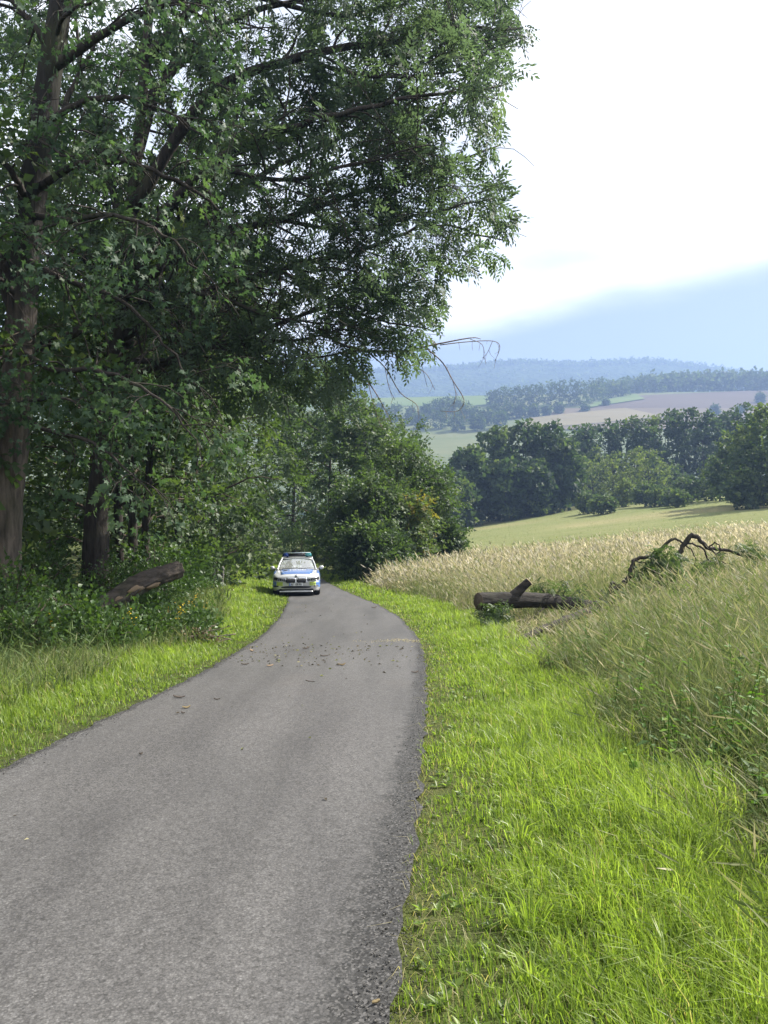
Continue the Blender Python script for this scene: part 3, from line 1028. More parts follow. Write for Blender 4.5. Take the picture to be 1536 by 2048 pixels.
# the dead, leafless bough that droops below the crown
gd = Geo()
main = smooth_path(px((640, 660, 21), (700, 695, 21), (800, 703, 21), (865, 690, 21), (940, 676, 21.1), (962, 678, 21.1)) - O, 4)
tube(gd, main, np.linspace(0.045, 0.008, len(main)), 5)
for pts, a in [
    (((880, 690, 21), (930, 684, 21.2), (985, 682, 21.3), (1000, 694, 21.3), (990, 722, 21.3)), 0.014),
    (((940, 678, 21.1), (965, 690, 21.1), (968, 720, 21.1)), 0.009),
    (((700, 695, 21), (735, 760, 20.8), (760, 800, 20.7), (785, 850, 20.7)), 0.024),
    (((730, 700, 21), (770, 735, 21), (800, 785, 21), (832, 808, 21), (838, 830, 21)), 0.018),
    (((760, 702, 21), (810, 725, 21.2), (850, 745, 21.3), (870, 780, 21.3)), 0.014),
    (((850, 694, 21), (885, 725, 20.9), (905, 760, 20.9), (928, 800, 20.9), (915, 822, 20.9), (880, 822, 20.9)), 0.018),
    (((905, 760, 20.9), (912, 790, 20.9), (905, 812, 20.9)), 0.009),
    (((800, 703, 21), (820, 680, 21.2), (850, 668, 21.3), (890, 672, 21.3)), 0.012),
    (((770, 735, 21), (778, 775, 21), (790, 800, 21)), 0.009),
    (((735, 760, 20.8), (750, 820, 20.8), (765, 860, 20.8)), 0.010),
    (((985, 682, 21.3), (975, 705, 21.3), (965, 716, 21.3)), 0.007),
]:
    q = smooth_path(px(*pts) - O, 4)
    tube(gd, q, np.linspace(a, 0.006, len(q)), 4)
    for i in range(3, len(q), 2):
        e = q[i] + np.array([rng.normal(0, 0.12), rng.normal(0, 0.1), -rng.uniform(0.05, 0.3)])
        tube(gd, [q[i], (q[i] + e) / 2 + rng.normal(0, 0.02, 3), e], np.array([0.006, 0.005, 0.003]), 3, cap=False)
tag(gd.build("dead_bough", M_DEADTWIG, ash), "bare grey bough drooping below the crown")

# the wood along the left of the lane
def wx(u, Y):
    return (u - 768) / F * Y


forest_tree("twin_trunk_tree", "slim dark tree with a straight stem seen through the gap right of the ash trunk", wx(262, 24), 24, 14, 3.2, 301, trunk=[(0, 0, -0.3), (0.02, 0, 3), (-0.05, 0, 6), (0.1, 0, 9), (0.3, 0, 13)], z0=0.5, tr=0.17, n=14, cat='tree')
forest_tree("twin_trunk_tree", "slim leaning tree just right of the straight slim tree in the wood", wx(284, 25), 25, 14, 3.2, 302, trunk=[(0, 0, -0.3), (0.15, 0, 3), (0.45, 0, 6), (0.9, 0, 9), (1.2, 0, 13)], z0=0.5, tr=0.17, n=14, cat='tree')
edge_trees = [
    (-9.0, 26, 12, 3.4, "bushy tree of the wood edge behind the upper end of the sawn log"),
    (-8.6, 32, 13, 3.6, "dense tree of the wood edge above the grey fence posts"),
    (-9.3, 38, 14, 3.8, "rounded tree of the wood edge left of the police car roof"),
    (-10.0, 45, 15, 4.0, "tall tree of the wood edge behind the left side of the police car"),
    (-12.5, 53, 16, 4.4, "tree of the wood edge where the lane bends out of sight"),
    (-4.3, 61, 15.0, 4.0, "tree right of the lane behind the police car"),
    (-8.5, 72, 16, 4.6, "dark tree at the far end of the lane, behind the light bar"),
    (-12.5, 33, 13, 4.0, "tall wood tree in the second row behind the fence posts"),
    (-13.0, 24, 16, 4.2, "tall wood tree in the second row behind the dark ash trunk"),
    (-12.5, 17, 14, 3.8, "wood tree in the shade between the maple and the ash trunk"),
    (-15.5, 41, 14, 4.2, "tall wood tree in the second row left of the car"),
    (-17.0, 30, 19, 5.0, "tall tree deep in the wood behind the slim stems"),
    (-9.4, 13.5, 9, 3.0, "low tree in the shade left of the maple trunk"),
    (-18.0, 52, 15, 5.0, "tallest tree at the back of the wood"),
    (0.6, 74, 12, 3.6, "wood tree showing over the thicket to the right of the lane bend"),
    (-18.5, 22, 18, 5.0, "tall tree deep in the wood left of the ash crown"),
    (-1.4, 58, 10.5, 3.0, "pale leafy tree between the wood and the thicket right of the bend"),
    (-12.0, 78, 17, 5.0, "broad tree at the back of the lane end, left of the light bar"),
    (-4.5, 80, 16, 5.0, "broad tree at the back of the lane end, above the light bar"),
    (-22.0, 38, 15, 5.0, "tall broad tree deep in the wood, seen between the slim stems"),
    (-24.0, 27, 20, 5.5, "tall broad tree deep in the wood behind the maple crown"),
]
for i, (x, y, h, r, lab) in enumerate(edge_trees):
    back = lab.startswith("tall")
    forest_tree("forest_tree", lab, x, y, h, r, 400 + i, n=18 if not back else 14, n_sec=6, n_ter=4, z0=0.05 if not back else 0.15, scale=(1.4, 2.3) if y < 45 else (1.7, 2.8), tr=0.2, group="trees of the wood along the lane", step=0.22, tb=0.45)

# the thicket right of the lane where it bends
thick = [
    (-0.5, 43.0, 5.2, 1.3, "leafy hazel at the left end of the thicket right of the lane"),
    (0.9, 46.5, 8.0, 1.35, "tallest tree of the thicket right of the lane, its thin top against the valley"),
    (2.0, 48.5, 6.9, 1.35, "slim tree in the middle of the thicket right of the lane"),
    (3.2, 50.5, 6.3, 1.25, "dark tree at the meadow end of the thicket"),
    (1.3, 44.5, 4.2, 1.1, "pale sunlit bush at the front of the thicket"),
    (3.7, 48.8, 2.4, 0.6, "small bush at the foot of the dark thicket tree beside the meadow"),
    (-1.0, 40.0, 2.4, 0.8, "low bush at the lane side of the thicket"),
    (0.1, 41.5, 2.0, 0.7, "low bush at the front of the thicket beside the tall grass"),
    (-1.9, 47.5, 5.0, 1.3, "bush between the lane bend and the thicket"),
]
for i, (x, y, h, r, lab) in enumerate(thick):
    forest_tree("thicket_tree", lab, x, y, h, r, 500 + i, n=16, n_sec=5, n_ter=4, z0=0.03, scale=(1.25, 2.0), tr=0.09, group="trees of the thicket right of the lane", tb=0.48 if i != 4 else 0.72, step=0.2)


def shrub(name, label, x, y, h, r, seed, kind='bramble', leaf=None, n=230, scale=(0.8, 1.4), group=None, cat='shrub', tb=0.5):
    rng = rs(seed)
    z = float(ground_z(x, y))
    root = thing(name, label, cat, (x, y, z), group=group)
    gs, gl = Geo(), Geo()
    A, D = [], []
    for i in range(9):
        a = rng.uniform(0, 6.28)
        e = np.array([math.cos(a) * r * rng.uniform(0.3, 0.9), math.sin(a) * r * rng.uniform(0.3, 0.9), h * rng.uniform(0.6, 1.0)])
        q = smooth_path([(e[0] * 0.15, e[1] * 0.15, -0.05), (e[0] * 0.5, e[1] * 0.5, e[2] * 0.65), e, e + np.array([e[0] * 0.25, e[1] * 0.25, -0.12])], 3)
        tube(gs, q, np.linspace(0.014, 0.005, len(q)), 4)
    gs.build("stems", M_TWIG, root)
    u = rng.uniform(0, 1, n)
    a = rng.uniform(0, 2 * np.pi, n)
    el = np.arcsin(rng.uniform(0.0, 1, n))
    rad = 0.35 + 0.5 * np.sqrt(u) + 0.12 * np.sin(a * 3 + seed)
    P = np.stack([np.cos(a) * np.cos(el) * r * rad, np.sin(a) * np.cos(el) * r * rad, np.sin(el) * h * rad * 0.98 + 0.04], 1)
    Dd = unit(P * np.array([1, 1, 0.7]) + rng.normal(0, 0.4 * r, P.shape))
    sprays(gl, kind, P, Dd, rng, scale, tbase=tb + 0.2 * snoise(P[:, 0], P[:, 2], 3.0, seed))
    gl.build("foliage", leaf or M_SHRUB, root)
    return root


under = [
    (-5.2, 11.0, 0.85, 0.7, "broad-leaved bramble at the left edge in front of the maple trunk"),
    (-6.1, 12.4, 1.35, 0.9, "tall bramble round the foot of the maple trunk"),
    (-5.15, 12.6, 0.85, 0.6, "bramble hiding the lower end of the sawn log"),
    (-4.35, 11.7, 0.55, 0.5, "low bramble nearest the lane on the left"),
    (-7.0, 15.0, 1.7, 1.0, "shrub between the maple trunk and the dark ash trunk"),
    (-6.5, 18.2, 1.3, 0.8, "shrub behind the middle of the sawn log"),
    (-5.7, 19.5, 1.5, 0.8, "pale shrub behind the upper end of the sawn log"),
    (-4.15, 13.2, 0.5, 0.5, "low shrub with pale leaves under the sawn log"),
    (-6.6, 22.0, 1.8, 1.0, "shrub at the wood edge behind the sawn log"),
    (-7.4, 26.0, 1.9, 1.1, "shrub in front of the fence posts"),
    (-7.9, 30.5, 2.0, 1.1, "shrub right behind the fence posts"),
    (-8.9, 34.0, 2.4, 1.3, "arching shrub with pale leaves at the wood edge left of the car"),
    (-9.9, 40.0, 2.4, 1.4, "shrub at the wood edge behind the left mirror of the car"),
    (-10.9, 46.0, 2.4, 1.5, "dark shrub at the wood edge before the lane bend"),
    (-11.2, 54.0, 2.4, 1.5, "shrub behind the roof of the police car"),
    (-7.6, 10.8, 1.5, 1.1, "shrub in the shade left of the brambles"),
    (-8.5, 18.0, 2.0, 1.3, "shrub in the shade left of the ash trunk"),
    (-4.4, 58.5, 2.6, 1.7, "shrub closing the view right of the lane end"),
    (-2.6, 56.0, 2.4, 1.5, "shrub at the inside of the lane bend"),
    (-5.1, 16.6, 0.55, 0.5, "sprawling shrub beside the log, close to the grass verge"),
    (-4.75, 12.4, 0.6, 0.55, "dense low bramble between the log and the rank grass"),
    (-3.75, 14.6, 0.4, 0.4, "small leafy clump at the verge below the log end"),
    (-7.0, 64.5, 3.0, 2.2, "shrub at the very end of the lane behind the light bar"),
    (-10.0, 64.0, 3.0, 2.2, "shrub left of the very end of the lane"),
    (-13.0, 21.0, 3.2, 2.2, "big shrub in the wood between the maple and ash trunks"),
    (-14.0, 28.0, 3.5, 2.4, "big shrub in the wood behind the ash trunk"),
    (-11.0, 16.0, 2.6, 1.8, "big shrub in the wood just right of the maple trunk"),
    (-7.1, 27.6, 1.3, 0.7, "leafy shrub half covering the fence posts"),
]
for i, (x, y, h, r, lab) in enumerate(under):
    shrub("undergrowth_shrub", lab, x, y, h, r, 600 + i, n=int(180 + 80 * r) if y < 25 else 260, scale=(0.55, 1.0) if y < 20 else (0.9, 1.6), group="shrubs along the wood edge")

# ------------------------------------------------------------------ trees across the mown meadow
def far_tree(name, label, x, y, h, r, seed, group=None, kind='clump', n=240, scale=(0.8, 1.5), tb=0.5, base=None, low=0.0, cat='tree'):
    rng = rs(seed)
    z = float(ground_z(x, y)) if base is None else base
    root = thing(name, label, cat, (x, y, z), group=group)
    g = Geo()
    q = smooth_path([(0, 0, -0.5), (0.1, 0, h * 0.3), (rng.normal(0, 0.3), 0, h * 0.75)], 3)
    tube(g, q, np.linspace(max(0.12, h * 0.018), 0.06, len(q)), 6)
    for k in range(5):
        a = k * 2.5 + rng.uniform(0, 1)
        b = q[2 + k % 3]
        tube(g, [b, b + np.array([math.cos(a) * r * 0.4, math.sin(a) * r * 0.4, h * 0.14]), b + np.array([math.cos(a) * r * 0.75, math.sin(a) * r * 0.75, h * 0.24])], np.array([0.1, 0.07, 0.03]), 4)
    g.build("trunk", M_BARKDARK, root)
    # crown: lobes spread over an egg shape that reaches low down
    nl = 16
    P, D, K = [], [], []
    m = int(n / nl)
    for l in range(nl):
        f = (l + 0.5) / nl
        ct = 1 - 1.75 * f                       # from the top downwards
        st_ = math.sqrt(max(0.0, 1 - ct * ct))
        a = l * 2.4 + rng.uniform(-0.5, 0.5)
        c0 = np.array([math.cos(a) * st_ * r * 0.66, math.sin(a) * st_ * r * 0.66, h * (0.50 + low * 0.5) + ct * h * 0.40])
        lr = r * rng.uniform(0.36, 0.56)
        d = unit(rng.normal(0, 1, (m, 3)) + 0.35 * unit(c0 - np.array([0, 0, h * 0.45])))
        rad = lr * (0.60 + 0.45 * rng.uniform(0, 1, (m, 1)))
        P.append(c0 + d * rad * np.array([1, 1, 0.85]))
        D.append(unit(d + rng.normal(0, 0.5, d.shape)))
        K.append(np.full(m, tb + rng.normal(0, 0.10)) + rng.normal(0, 0.06, m))
    P, D, K = np.concatenate(P), np.concatenate(D), np.concatenate(K)
    z0_, z1_ = P[:, 2].min(), P[:, 2].max()
    P[:, 2] = 0.25 + (P[:, 2] - z0_) / (z1_ - z0_) * (h - 0.7)
    okz = P[:, 2] > 0.1
    gl = Geo()
    sprays(gl, kind, P[okz], D[okz], rng, scale, tbase=K[okz])
    gl.build("crown", M_FAR, root)
    return root


G1 = "trees of the round clump across the meadow"
clump = [
    (935, 168, 19.0, 5.2, "left outer tree of the round clump across the meadow, next to the thicket"),
    (985, 176, 23.5, 6.2, "second tree from the left in the round clump across the meadow"),
    (1040, 178, 24.0, 6.4, "tallest middle tree of the round clump across the meadow"),
    (1090, 176, 22.5, 6.0, "tree right of the middle in the round clump across the meadow"),
    (1128, 172, 17.5, 4.6, "right outer tree of the round clump, falling away towards the bushes"),
    (1010, 166, 14.5, 4.6, "lower tree at the front of the round clump"),
    (1070, 167, 13.5, 4.4, "lower tree at the front right of the round clump"),
    (905, 160, 13.0, 4.6, "low tree of the round clump half behind the thicket"),
    (868, 150, 12.0, 5.0, "low tree mostly behind the thicket, left of the round clump"),
]
for i, (u, Y, h, r, lab) in enumerate(clump):
    far_tree("clump_tree", lab, wx(u, Y), Y, h * 0.93, r, 700 + i, G1, n=400, low=-0.1, scale=(1.5, 2.6), tb=0.40)
G2 = "trees of the back row across the meadow"
row = [(1165, 205, 24), (1205, 212, 26), (1250, 214, 27), (1290, 210, 26), (1330, 215, 28.5), (1368, 212, 28), (1405, 208, 26), (1440, 214, 27), (1478, 210, 28), (1145, 216, 24)]
ORD = ['first', 'second', 'third', 'fourth', 'fifth', 'sixth', 'seventh', 'eighth', 'ninth', 'last']
rank = np.argsort(np.argsort([r_[0] for r_ in row]))
for i, (u, Y, h) in enumerate(row):
    far_tree("row_tree", ORD[rank[i]] + " tree from the left in the tall hazy row behind the meadow bushes", wx(u, Y), Y, h * 0.95, 5.6, 720 + i, G2, n=310, tb=0.36, scale=(1.5, 2.6))
G3 = "bushes and small trees in front of the back row"
mid = [
    (1176, 150, 6.2, 2.6, "leaning bush at the left end of the bushes on the mown meadow"),
    (1206, 142, 5.4, 3.2, "round dark bush standing free on the mown meadow"),
    (1185, 185, 14.0, 5.0, "rounded tree behind the leaning bush on the meadow"),
    (1225, 182, 14.5, 4.6, "rounded tree in the middle tier above the round dark bush"),
    (1268, 178, 15.0, 3.4, "narrow tree in the middle tier of the bushes"),
    (1302, 172, 14.0, 4.2, "pointed sunlit tree standing out of the bushes"),
    (1250, 158, 8.5, 3.0, "small upright tree between the bushes on the meadow"),
    (1290, 150, 7.2, 3.6, "wide bush below the pointed tree"),
    (1318, 146, 5.8, 3.2, "dark bush in the middle of the meadow edge"),
    (1352, 138, 5.2, 3.4, "dark low bush nearest the dry grass"),
    (1372, 150, 8.0, 3.6, "bush with open arching branches right of the dark low bush"),
    (1412, 155, 7.0, 3.6, "pale bush left of the tall tree at the right edge"),
    (1440, 148, 10.5, 4.0, "bush leaning on the tall tree at the right edge"),
    (1340, 180, 11.0, 4.6, "tree half hidden behind the open bush"),
]
for i, (u, Y, h, r, lab) in enumerate(mid):
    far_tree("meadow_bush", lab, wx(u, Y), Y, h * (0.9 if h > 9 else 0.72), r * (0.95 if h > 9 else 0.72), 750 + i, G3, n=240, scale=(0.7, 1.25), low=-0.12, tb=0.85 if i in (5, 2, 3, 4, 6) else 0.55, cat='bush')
G4 = "trees at the right edge"
for i, (u, Y, h, r, lab) in enumerate([
    (1470, 128, 12.5, 4.0, "pale tree at the left of the trees by the right edge"),
    (1508, 120, 15.0, 4.4, "tall tree by the right edge above the meadow"),
    (1552, 112, 16.0, 4.6, "tallest tree cut off by the right edge"),
    (1492, 112, 6.0, 2.6, "bush with pale bare stems at the foot of the right edge trees"),
    (1600, 118, 17.0, 5.0, "tree mostly outside the frame at the right edge"),
]):
    far_tree("edge_tree", lab, wx(u, Y), Y, h, r, 780 + i, G4, n=420, scale=(0.9, 1.6), low=-0.1)

# ------------------------------------------------------------------ trees on the far slope
G5 = "hazy trees scattered on the far slope"
spots = [(u, v, s) for u, v, s in [
    (852, 838, 12), (872, 834, 15), (893, 830, 17), (912, 836, 16), (934, 842, 15), (952, 846, 12), (840, 858, 12), (880, 858, 15), (915, 862, 14), (955, 862, 12),
    (760, 840, 14), (790, 846, 15), (820, 850, 14), (700, 836, 14), (730, 845, 13),
    (985, 810, 13), (1005, 812, 17), (1028, 812, 18), (1050, 814, 19), (1073, 815, 20), (1095, 812, 22), (1118, 812, 22), (1140, 812, 24), (1160, 812, 22), (1182, 806, 22), (1200, 800, 21),
    (1222, 796, 15), (1244, 794, 14), (990, 836, 12), (1015, 838, 13), (1040, 836, 12), (1066, 834, 10), (1092, 832, 9), (1118, 828, 9), (975, 850, 13), (1000, 856, 12),
    (1430, 832, 8), (1480, 828, 6), (1170, 824, 6), (1212, 812, 6), (1520, 806, 9)]]
for i, (u, v, h) in enumerate(spots):
    p = hit(u, v, 420, 1290)
    far_tree("slope_tree", "hazy dark tree on the far slope, seen over the treetops across the meadow", p[0], p[1], h * 1.3, h * 0.58, 800 + i, G5, kind='fardot', n=112, scale=(0.75, 1.25), tb=0.4)


def wood(name, label, pts, seed, scale, mat_=None):
    rng = rs(seed)
    g = Geo()
    pts = np.asarray(pts)
    sprays(g, 'fardot', pts, unit(rng.normal(0, 1, pts.shape)), rng, scale, tint=(0.15, 0.8))
    tag(g.build(name, mat_ or M_FAR), label, "wood", None, 'stuff')


rng = rs(900)
pts = []
for i in range(2600):                      # ridge wood at the upper right
    u = rng.uniform(1195, 1760)
    p = hit(u, np.interp(u, [1195, 1300, 1536, 1760], [793, 785, 779, 776]) + rng.uniform(-5, 2), 420, 1290)
    pts.append(p + np.array([rng.normal(0, 4), rng.uniform(0, 60), rng.uniform(0, 1) ** 0.7 * np.interp(u, [1195, 1260, 1330, 1536, 1760], [13, 20, 25, 27, 27])]))
wood("ridge_wood", "dark hazy wood along the ridge above the brown field", pts, 901, (1.3, 2.4))
pts = []
for i in range(500):                      # wood in the valley bottom behind the meadow
    x, y = rng.uniform(-90, 420), rng.uniform(440, 560)
    pts.append((x, y, float(ground_z(x, y)) + rng.uniform(0, 14)))
wood("valley_wood", "hazy wood in the valley bottom behind the meadow trees", pts, 902, (1.2, 2.2))
pts = []
for i in range(1500):                      # treetops on the blue hill
    y = rng.uniform(1650, 2260)
    x = rng.uniform(-0.2, 0.62) * y
    pts.append((x, y, float(ground_z(x, y)) + rng.uniform(-2, 4)))
for i in range(2600):
    y = rng.uniform(2150, 2230)
    x = rng.uniform(-0.2, 0.62) * y
    pts.append((x, y, float(ground_z(x, y)) + rng.uniform(-4, 5)))
wood("hill_wood", "blue wooded hill top on the horizon", pts, 903, (2.2, 4.2))

# ------------------------------------------------------------------ the air
def _haze(n):
    v = n.node('ShaderNodeVolumePrincipled')
    v.inputs['Color'].default_value = (0.31, 0.45, 0.76, 1)
    v.inputs['Density'].default_value = HAZE
    v.inputs['Anisotropy'].default_value = 0.2
    n.link(v.outputs[0], n.out.inputs['Volume'])


HAZE = 0.00043
g = Geo()
box(g, (-1800, -70, -62), (2300, 3100, 330))
hz = g.build("haze", mat("air", _haze))
tag(hz, kind='stuff')

# ------------------------------------------------------------------ grass
def blades(g, x, y, h, w, lean, az, tint, rng, face=None):
    """curved grass blades, three triangles each"""
    k = len(x)
    z = ground_z(x, y) - 0.015
    b = np.stack([x, y, z], 1)
    fa = rng.uniform(0, np.pi, k) if face is None else face
    s = np.stack([np.cos(fa), np.sin(fa), np.zeros(k)], 1) * (w / 2)[:, None]
    d = np.stack([np.cos(az), np.sin(az), np.zeros(k)], 1)
    up = np.array([0, 0, 1.0])
    l = lean[:, None]
    m = b + d * (h[:, None] * l * 0.28) + up * (h * 0.55)[:, None]
    t = b + d * (h[:, None] * l) + up * (h * (1.0 - 0.45 * lean ** 2))[:, None]
    V = np.stack([b - s, b + s, m - s * 0.8, m + s * 0.8, t], 1)
    T = np.array([(0, 1, 3), (0, 3, 2), (2, 3, 4)])
    TT = (T[None] + (np.arange(k) * 5)[:, None, None]).reshape(-1, 3)
    g.add(V.reshape(-1, 3), TT, np.clip(np.repeat(tint, 5), 0, 1))


def verge(name, label, left, right, bands, seed, edge_side, bright=0.55, tuft=0.7):
    rng = rs(seed)
    g = Geo()
    for y0, y1, dens, w0, hmin, hmax in bands:
        ym = np.linspace(y0, y1, 30)
        area = float(np.mean(np.maximum(right(ym) - left(ym), 0.05)) * (y1 - y0))
        k = int(area * dens)
        y = rng.uniform(y0, y1, k)
        f = rng.uniform(0, 1, k)
        l, r = left(y), right(y)
        x = l + (r - l) * f
        de = (x - l) if edge_side == 'l' else (r - x)      # distance from the asphalt
        clump = snoise(x, y, 4.0, seed + 1) * 0.6 + snoise(x, y, 11.0, seed + 2) * 0.5
        patch = snoise(x, y, 1.6, seed + 3)
        # thin, trampled strip beside the asphalt, longer grass further off
        dk = np.clip(de / 0.75, 0, 1)
        far = np.clip((de - 0.5) / 0.9, 0, 1)
        keepm = rng.uniform(0, 1, k) < np.clip(0.22 + 0.9 * dk + tuft * clump, 0.03, 1)
        x, y, de, clump, patch, dk, far = (a[keepm] for a in (x, y, de, clump, patch, dk, far))
        k = len(x)
        h = (hmin + (hmax - hmin) * (0.25 * dk + 0.75 * far)) * np.clip(rng.normal(1, 0.27, k), 0.4, 1.9) * (1 + 0.62 * clump) * (1 + 0.3 * patch)
        h = np.clip(h, 0.025, 0.45)
        w = w0 * rng.uniform(0.7, 1.35, k)
        lean = np.clip(rng.normal(0.5, 0.28, k), 0.05, 1.15)
        az = np.where(rng.uniform(0, 1, k) < 0.5, rng.uniform(0, 6.28, k), 2.6 + 1.4 * snoise(x, y, 3.0, seed + 4) + rng.normal(0, 0.5, k))
        ti = bright - 0.16 * (1 - dk) + 0.10 * far + 0.2 * patch + 0.22 * clump + rng.normal(0, 0.24, k)
        dry = rng.uniform(0, 1, k) < 0.035
        ti = np.where(dry, 1.0, np.clip(ti, 0.05, 0.92))
        blades(g, x, y, h, w, lean, az, ti, rng)
    tag(g.build(name, M_VERGE), label, "grass", None, 'stuff')


verge("verge_grass", "bright green grass verge right of the road", lambda y: road_r(y) - 0.03, lambda y: verge_r(y) + 0.15,
      [(1.9, 4, 5600, 0.0056, 0.05, 0.22), (4, 8, 3200, 0.0076, 0.05, 0.22), (8, 15, 1650, 0.011, 0.05, 0.2), (15, 28, 720, 0.016, 0.06, 0.17), (28, 62, 260, 0.03, 0.08, 0.2)], 11, 'l', 0.50)
verge("verge_grass", "bright green grass verge left of the road", lambda y: verge_l(y) - 0.5, lambda y: road_l(y) + 0.03,
      [(4.5, 8, 2900, 0.008, 0.05, 0.21), (8, 15, 1650, 0.011, 0.05, 0.21), (15, 28, 650, 0.016, 0.06, 0.19), (28, 62, 240, 0.03, 0.08, 0.22)], 21, 'r', 0.50)

# broad-leaved herbs, straw and bare spots between the grass
rng = rs(25)
g = Geo()
for n_, ya, yb, lo in ((420, 2.0, 9, 0), (260, 9, 26, 0), (260, 5, 24, 1)):
    y = ya + (yb - ya) * rng.uniform(0, 1, n_) ** 1.3
    f = rng.uniform(0, 1, n_) ** 1.2
    x = road_r(y) + 0.05 + f * (verge_r(y) - road_r(y)) if not lo else road_l(y) - 0.05 - f * (road_l(y) - verge_l(y))
    for i in range(n_):
        k = int(rng.integers(4, 8))
        a = rng.uniform(0, 6.28) + np.arange(k) * 6.28 / k
        D_ = unit(np.stack([np.cos(a), np.sin(a), rng.uniform(0.15, 0.8, k)], 1))
        P_ = np.repeat([[x[i], y[i], float(ground_z(x[i], y[i])) + 0.01]], k, 0)
        scatter(g, leaf_shape(0.07, 0.03, 0.3), P_, frames(D_, rng.normal(0, 0.3, k)), rng.uniform(0.3, 0.85, k), np.clip(rng.normal(0.3, 0.15, k), 0, 0.6))
tag(g.build("verge_herbs", M_VERGE), "plantain and clover leaves low in the grass verges", "herbs", None, 'stuff')
rng = rs(26)
g = Geo()
k = 2600
y = 2.0 + 22 * rng.uniform(0, 1, k) ** 1.7
x = road_r(y) + rng.uniform(0.0, 1, k) ** 1.5 * (verge_r(y) - road_r(y))
blades(g, x, y, rng.uniform(0.06, 0.16, k), rng.uniform(0.002, 0.004, k), rng.uniform(1.0, 1.45, k), rng.uniform(0, 6.28, k), np.full(k, 1.0), rng)
tag(g.build("dry_straw", M_VERGE), "dry straw lying in the right verge", "straw", None, 'stuff')

# wide-bladed tussocks standing out of the verge
rng = rs(31)
for i, (x, y, s) in enumerate([(0.62, 3.15, 0.24), (0.98, 3.45, 0.2), (1.35, 3.0, 0.24), (0.75, 4.1, 0.2), (1.2, 4.4, 0.26), (1.5, 3.7, 0.3), (1.05, 2.75, 0.22), (1.3, 5.6, 0.26), (1.62, 6.5, 0.3), (0.9, 6.2, 0.2), (0.55, 2.75, 0.15), (1.75, 9.0, 0.3), (1.2, 8.4, 0.22)]):
    g = Geo()
    k = 60
    a = rng.uniform(0, 6.28, k)
    rr = rng.uniform(0, 0.07, k)
    blades(g, x + np.cos(a) * rr, y + np.sin(a) * rr, s * rng.uniform(0.6, 1.3, k), rng.uniform(0.005, 0.009, k), rng.uniform(0.3, 1.1, k), a, rng.uniform(0.35, 0.85, k), rng)
    o = g.build("grass_tussock", M_VERGE, origin=(x, y, float(ground_z(x, y))))
    o.location = (x, y, float(ground_z(x, y)))
    tag(o, "arching tussock of broad grass blades in the verge right of the road", "tussock", "grass tussocks in the right verge")


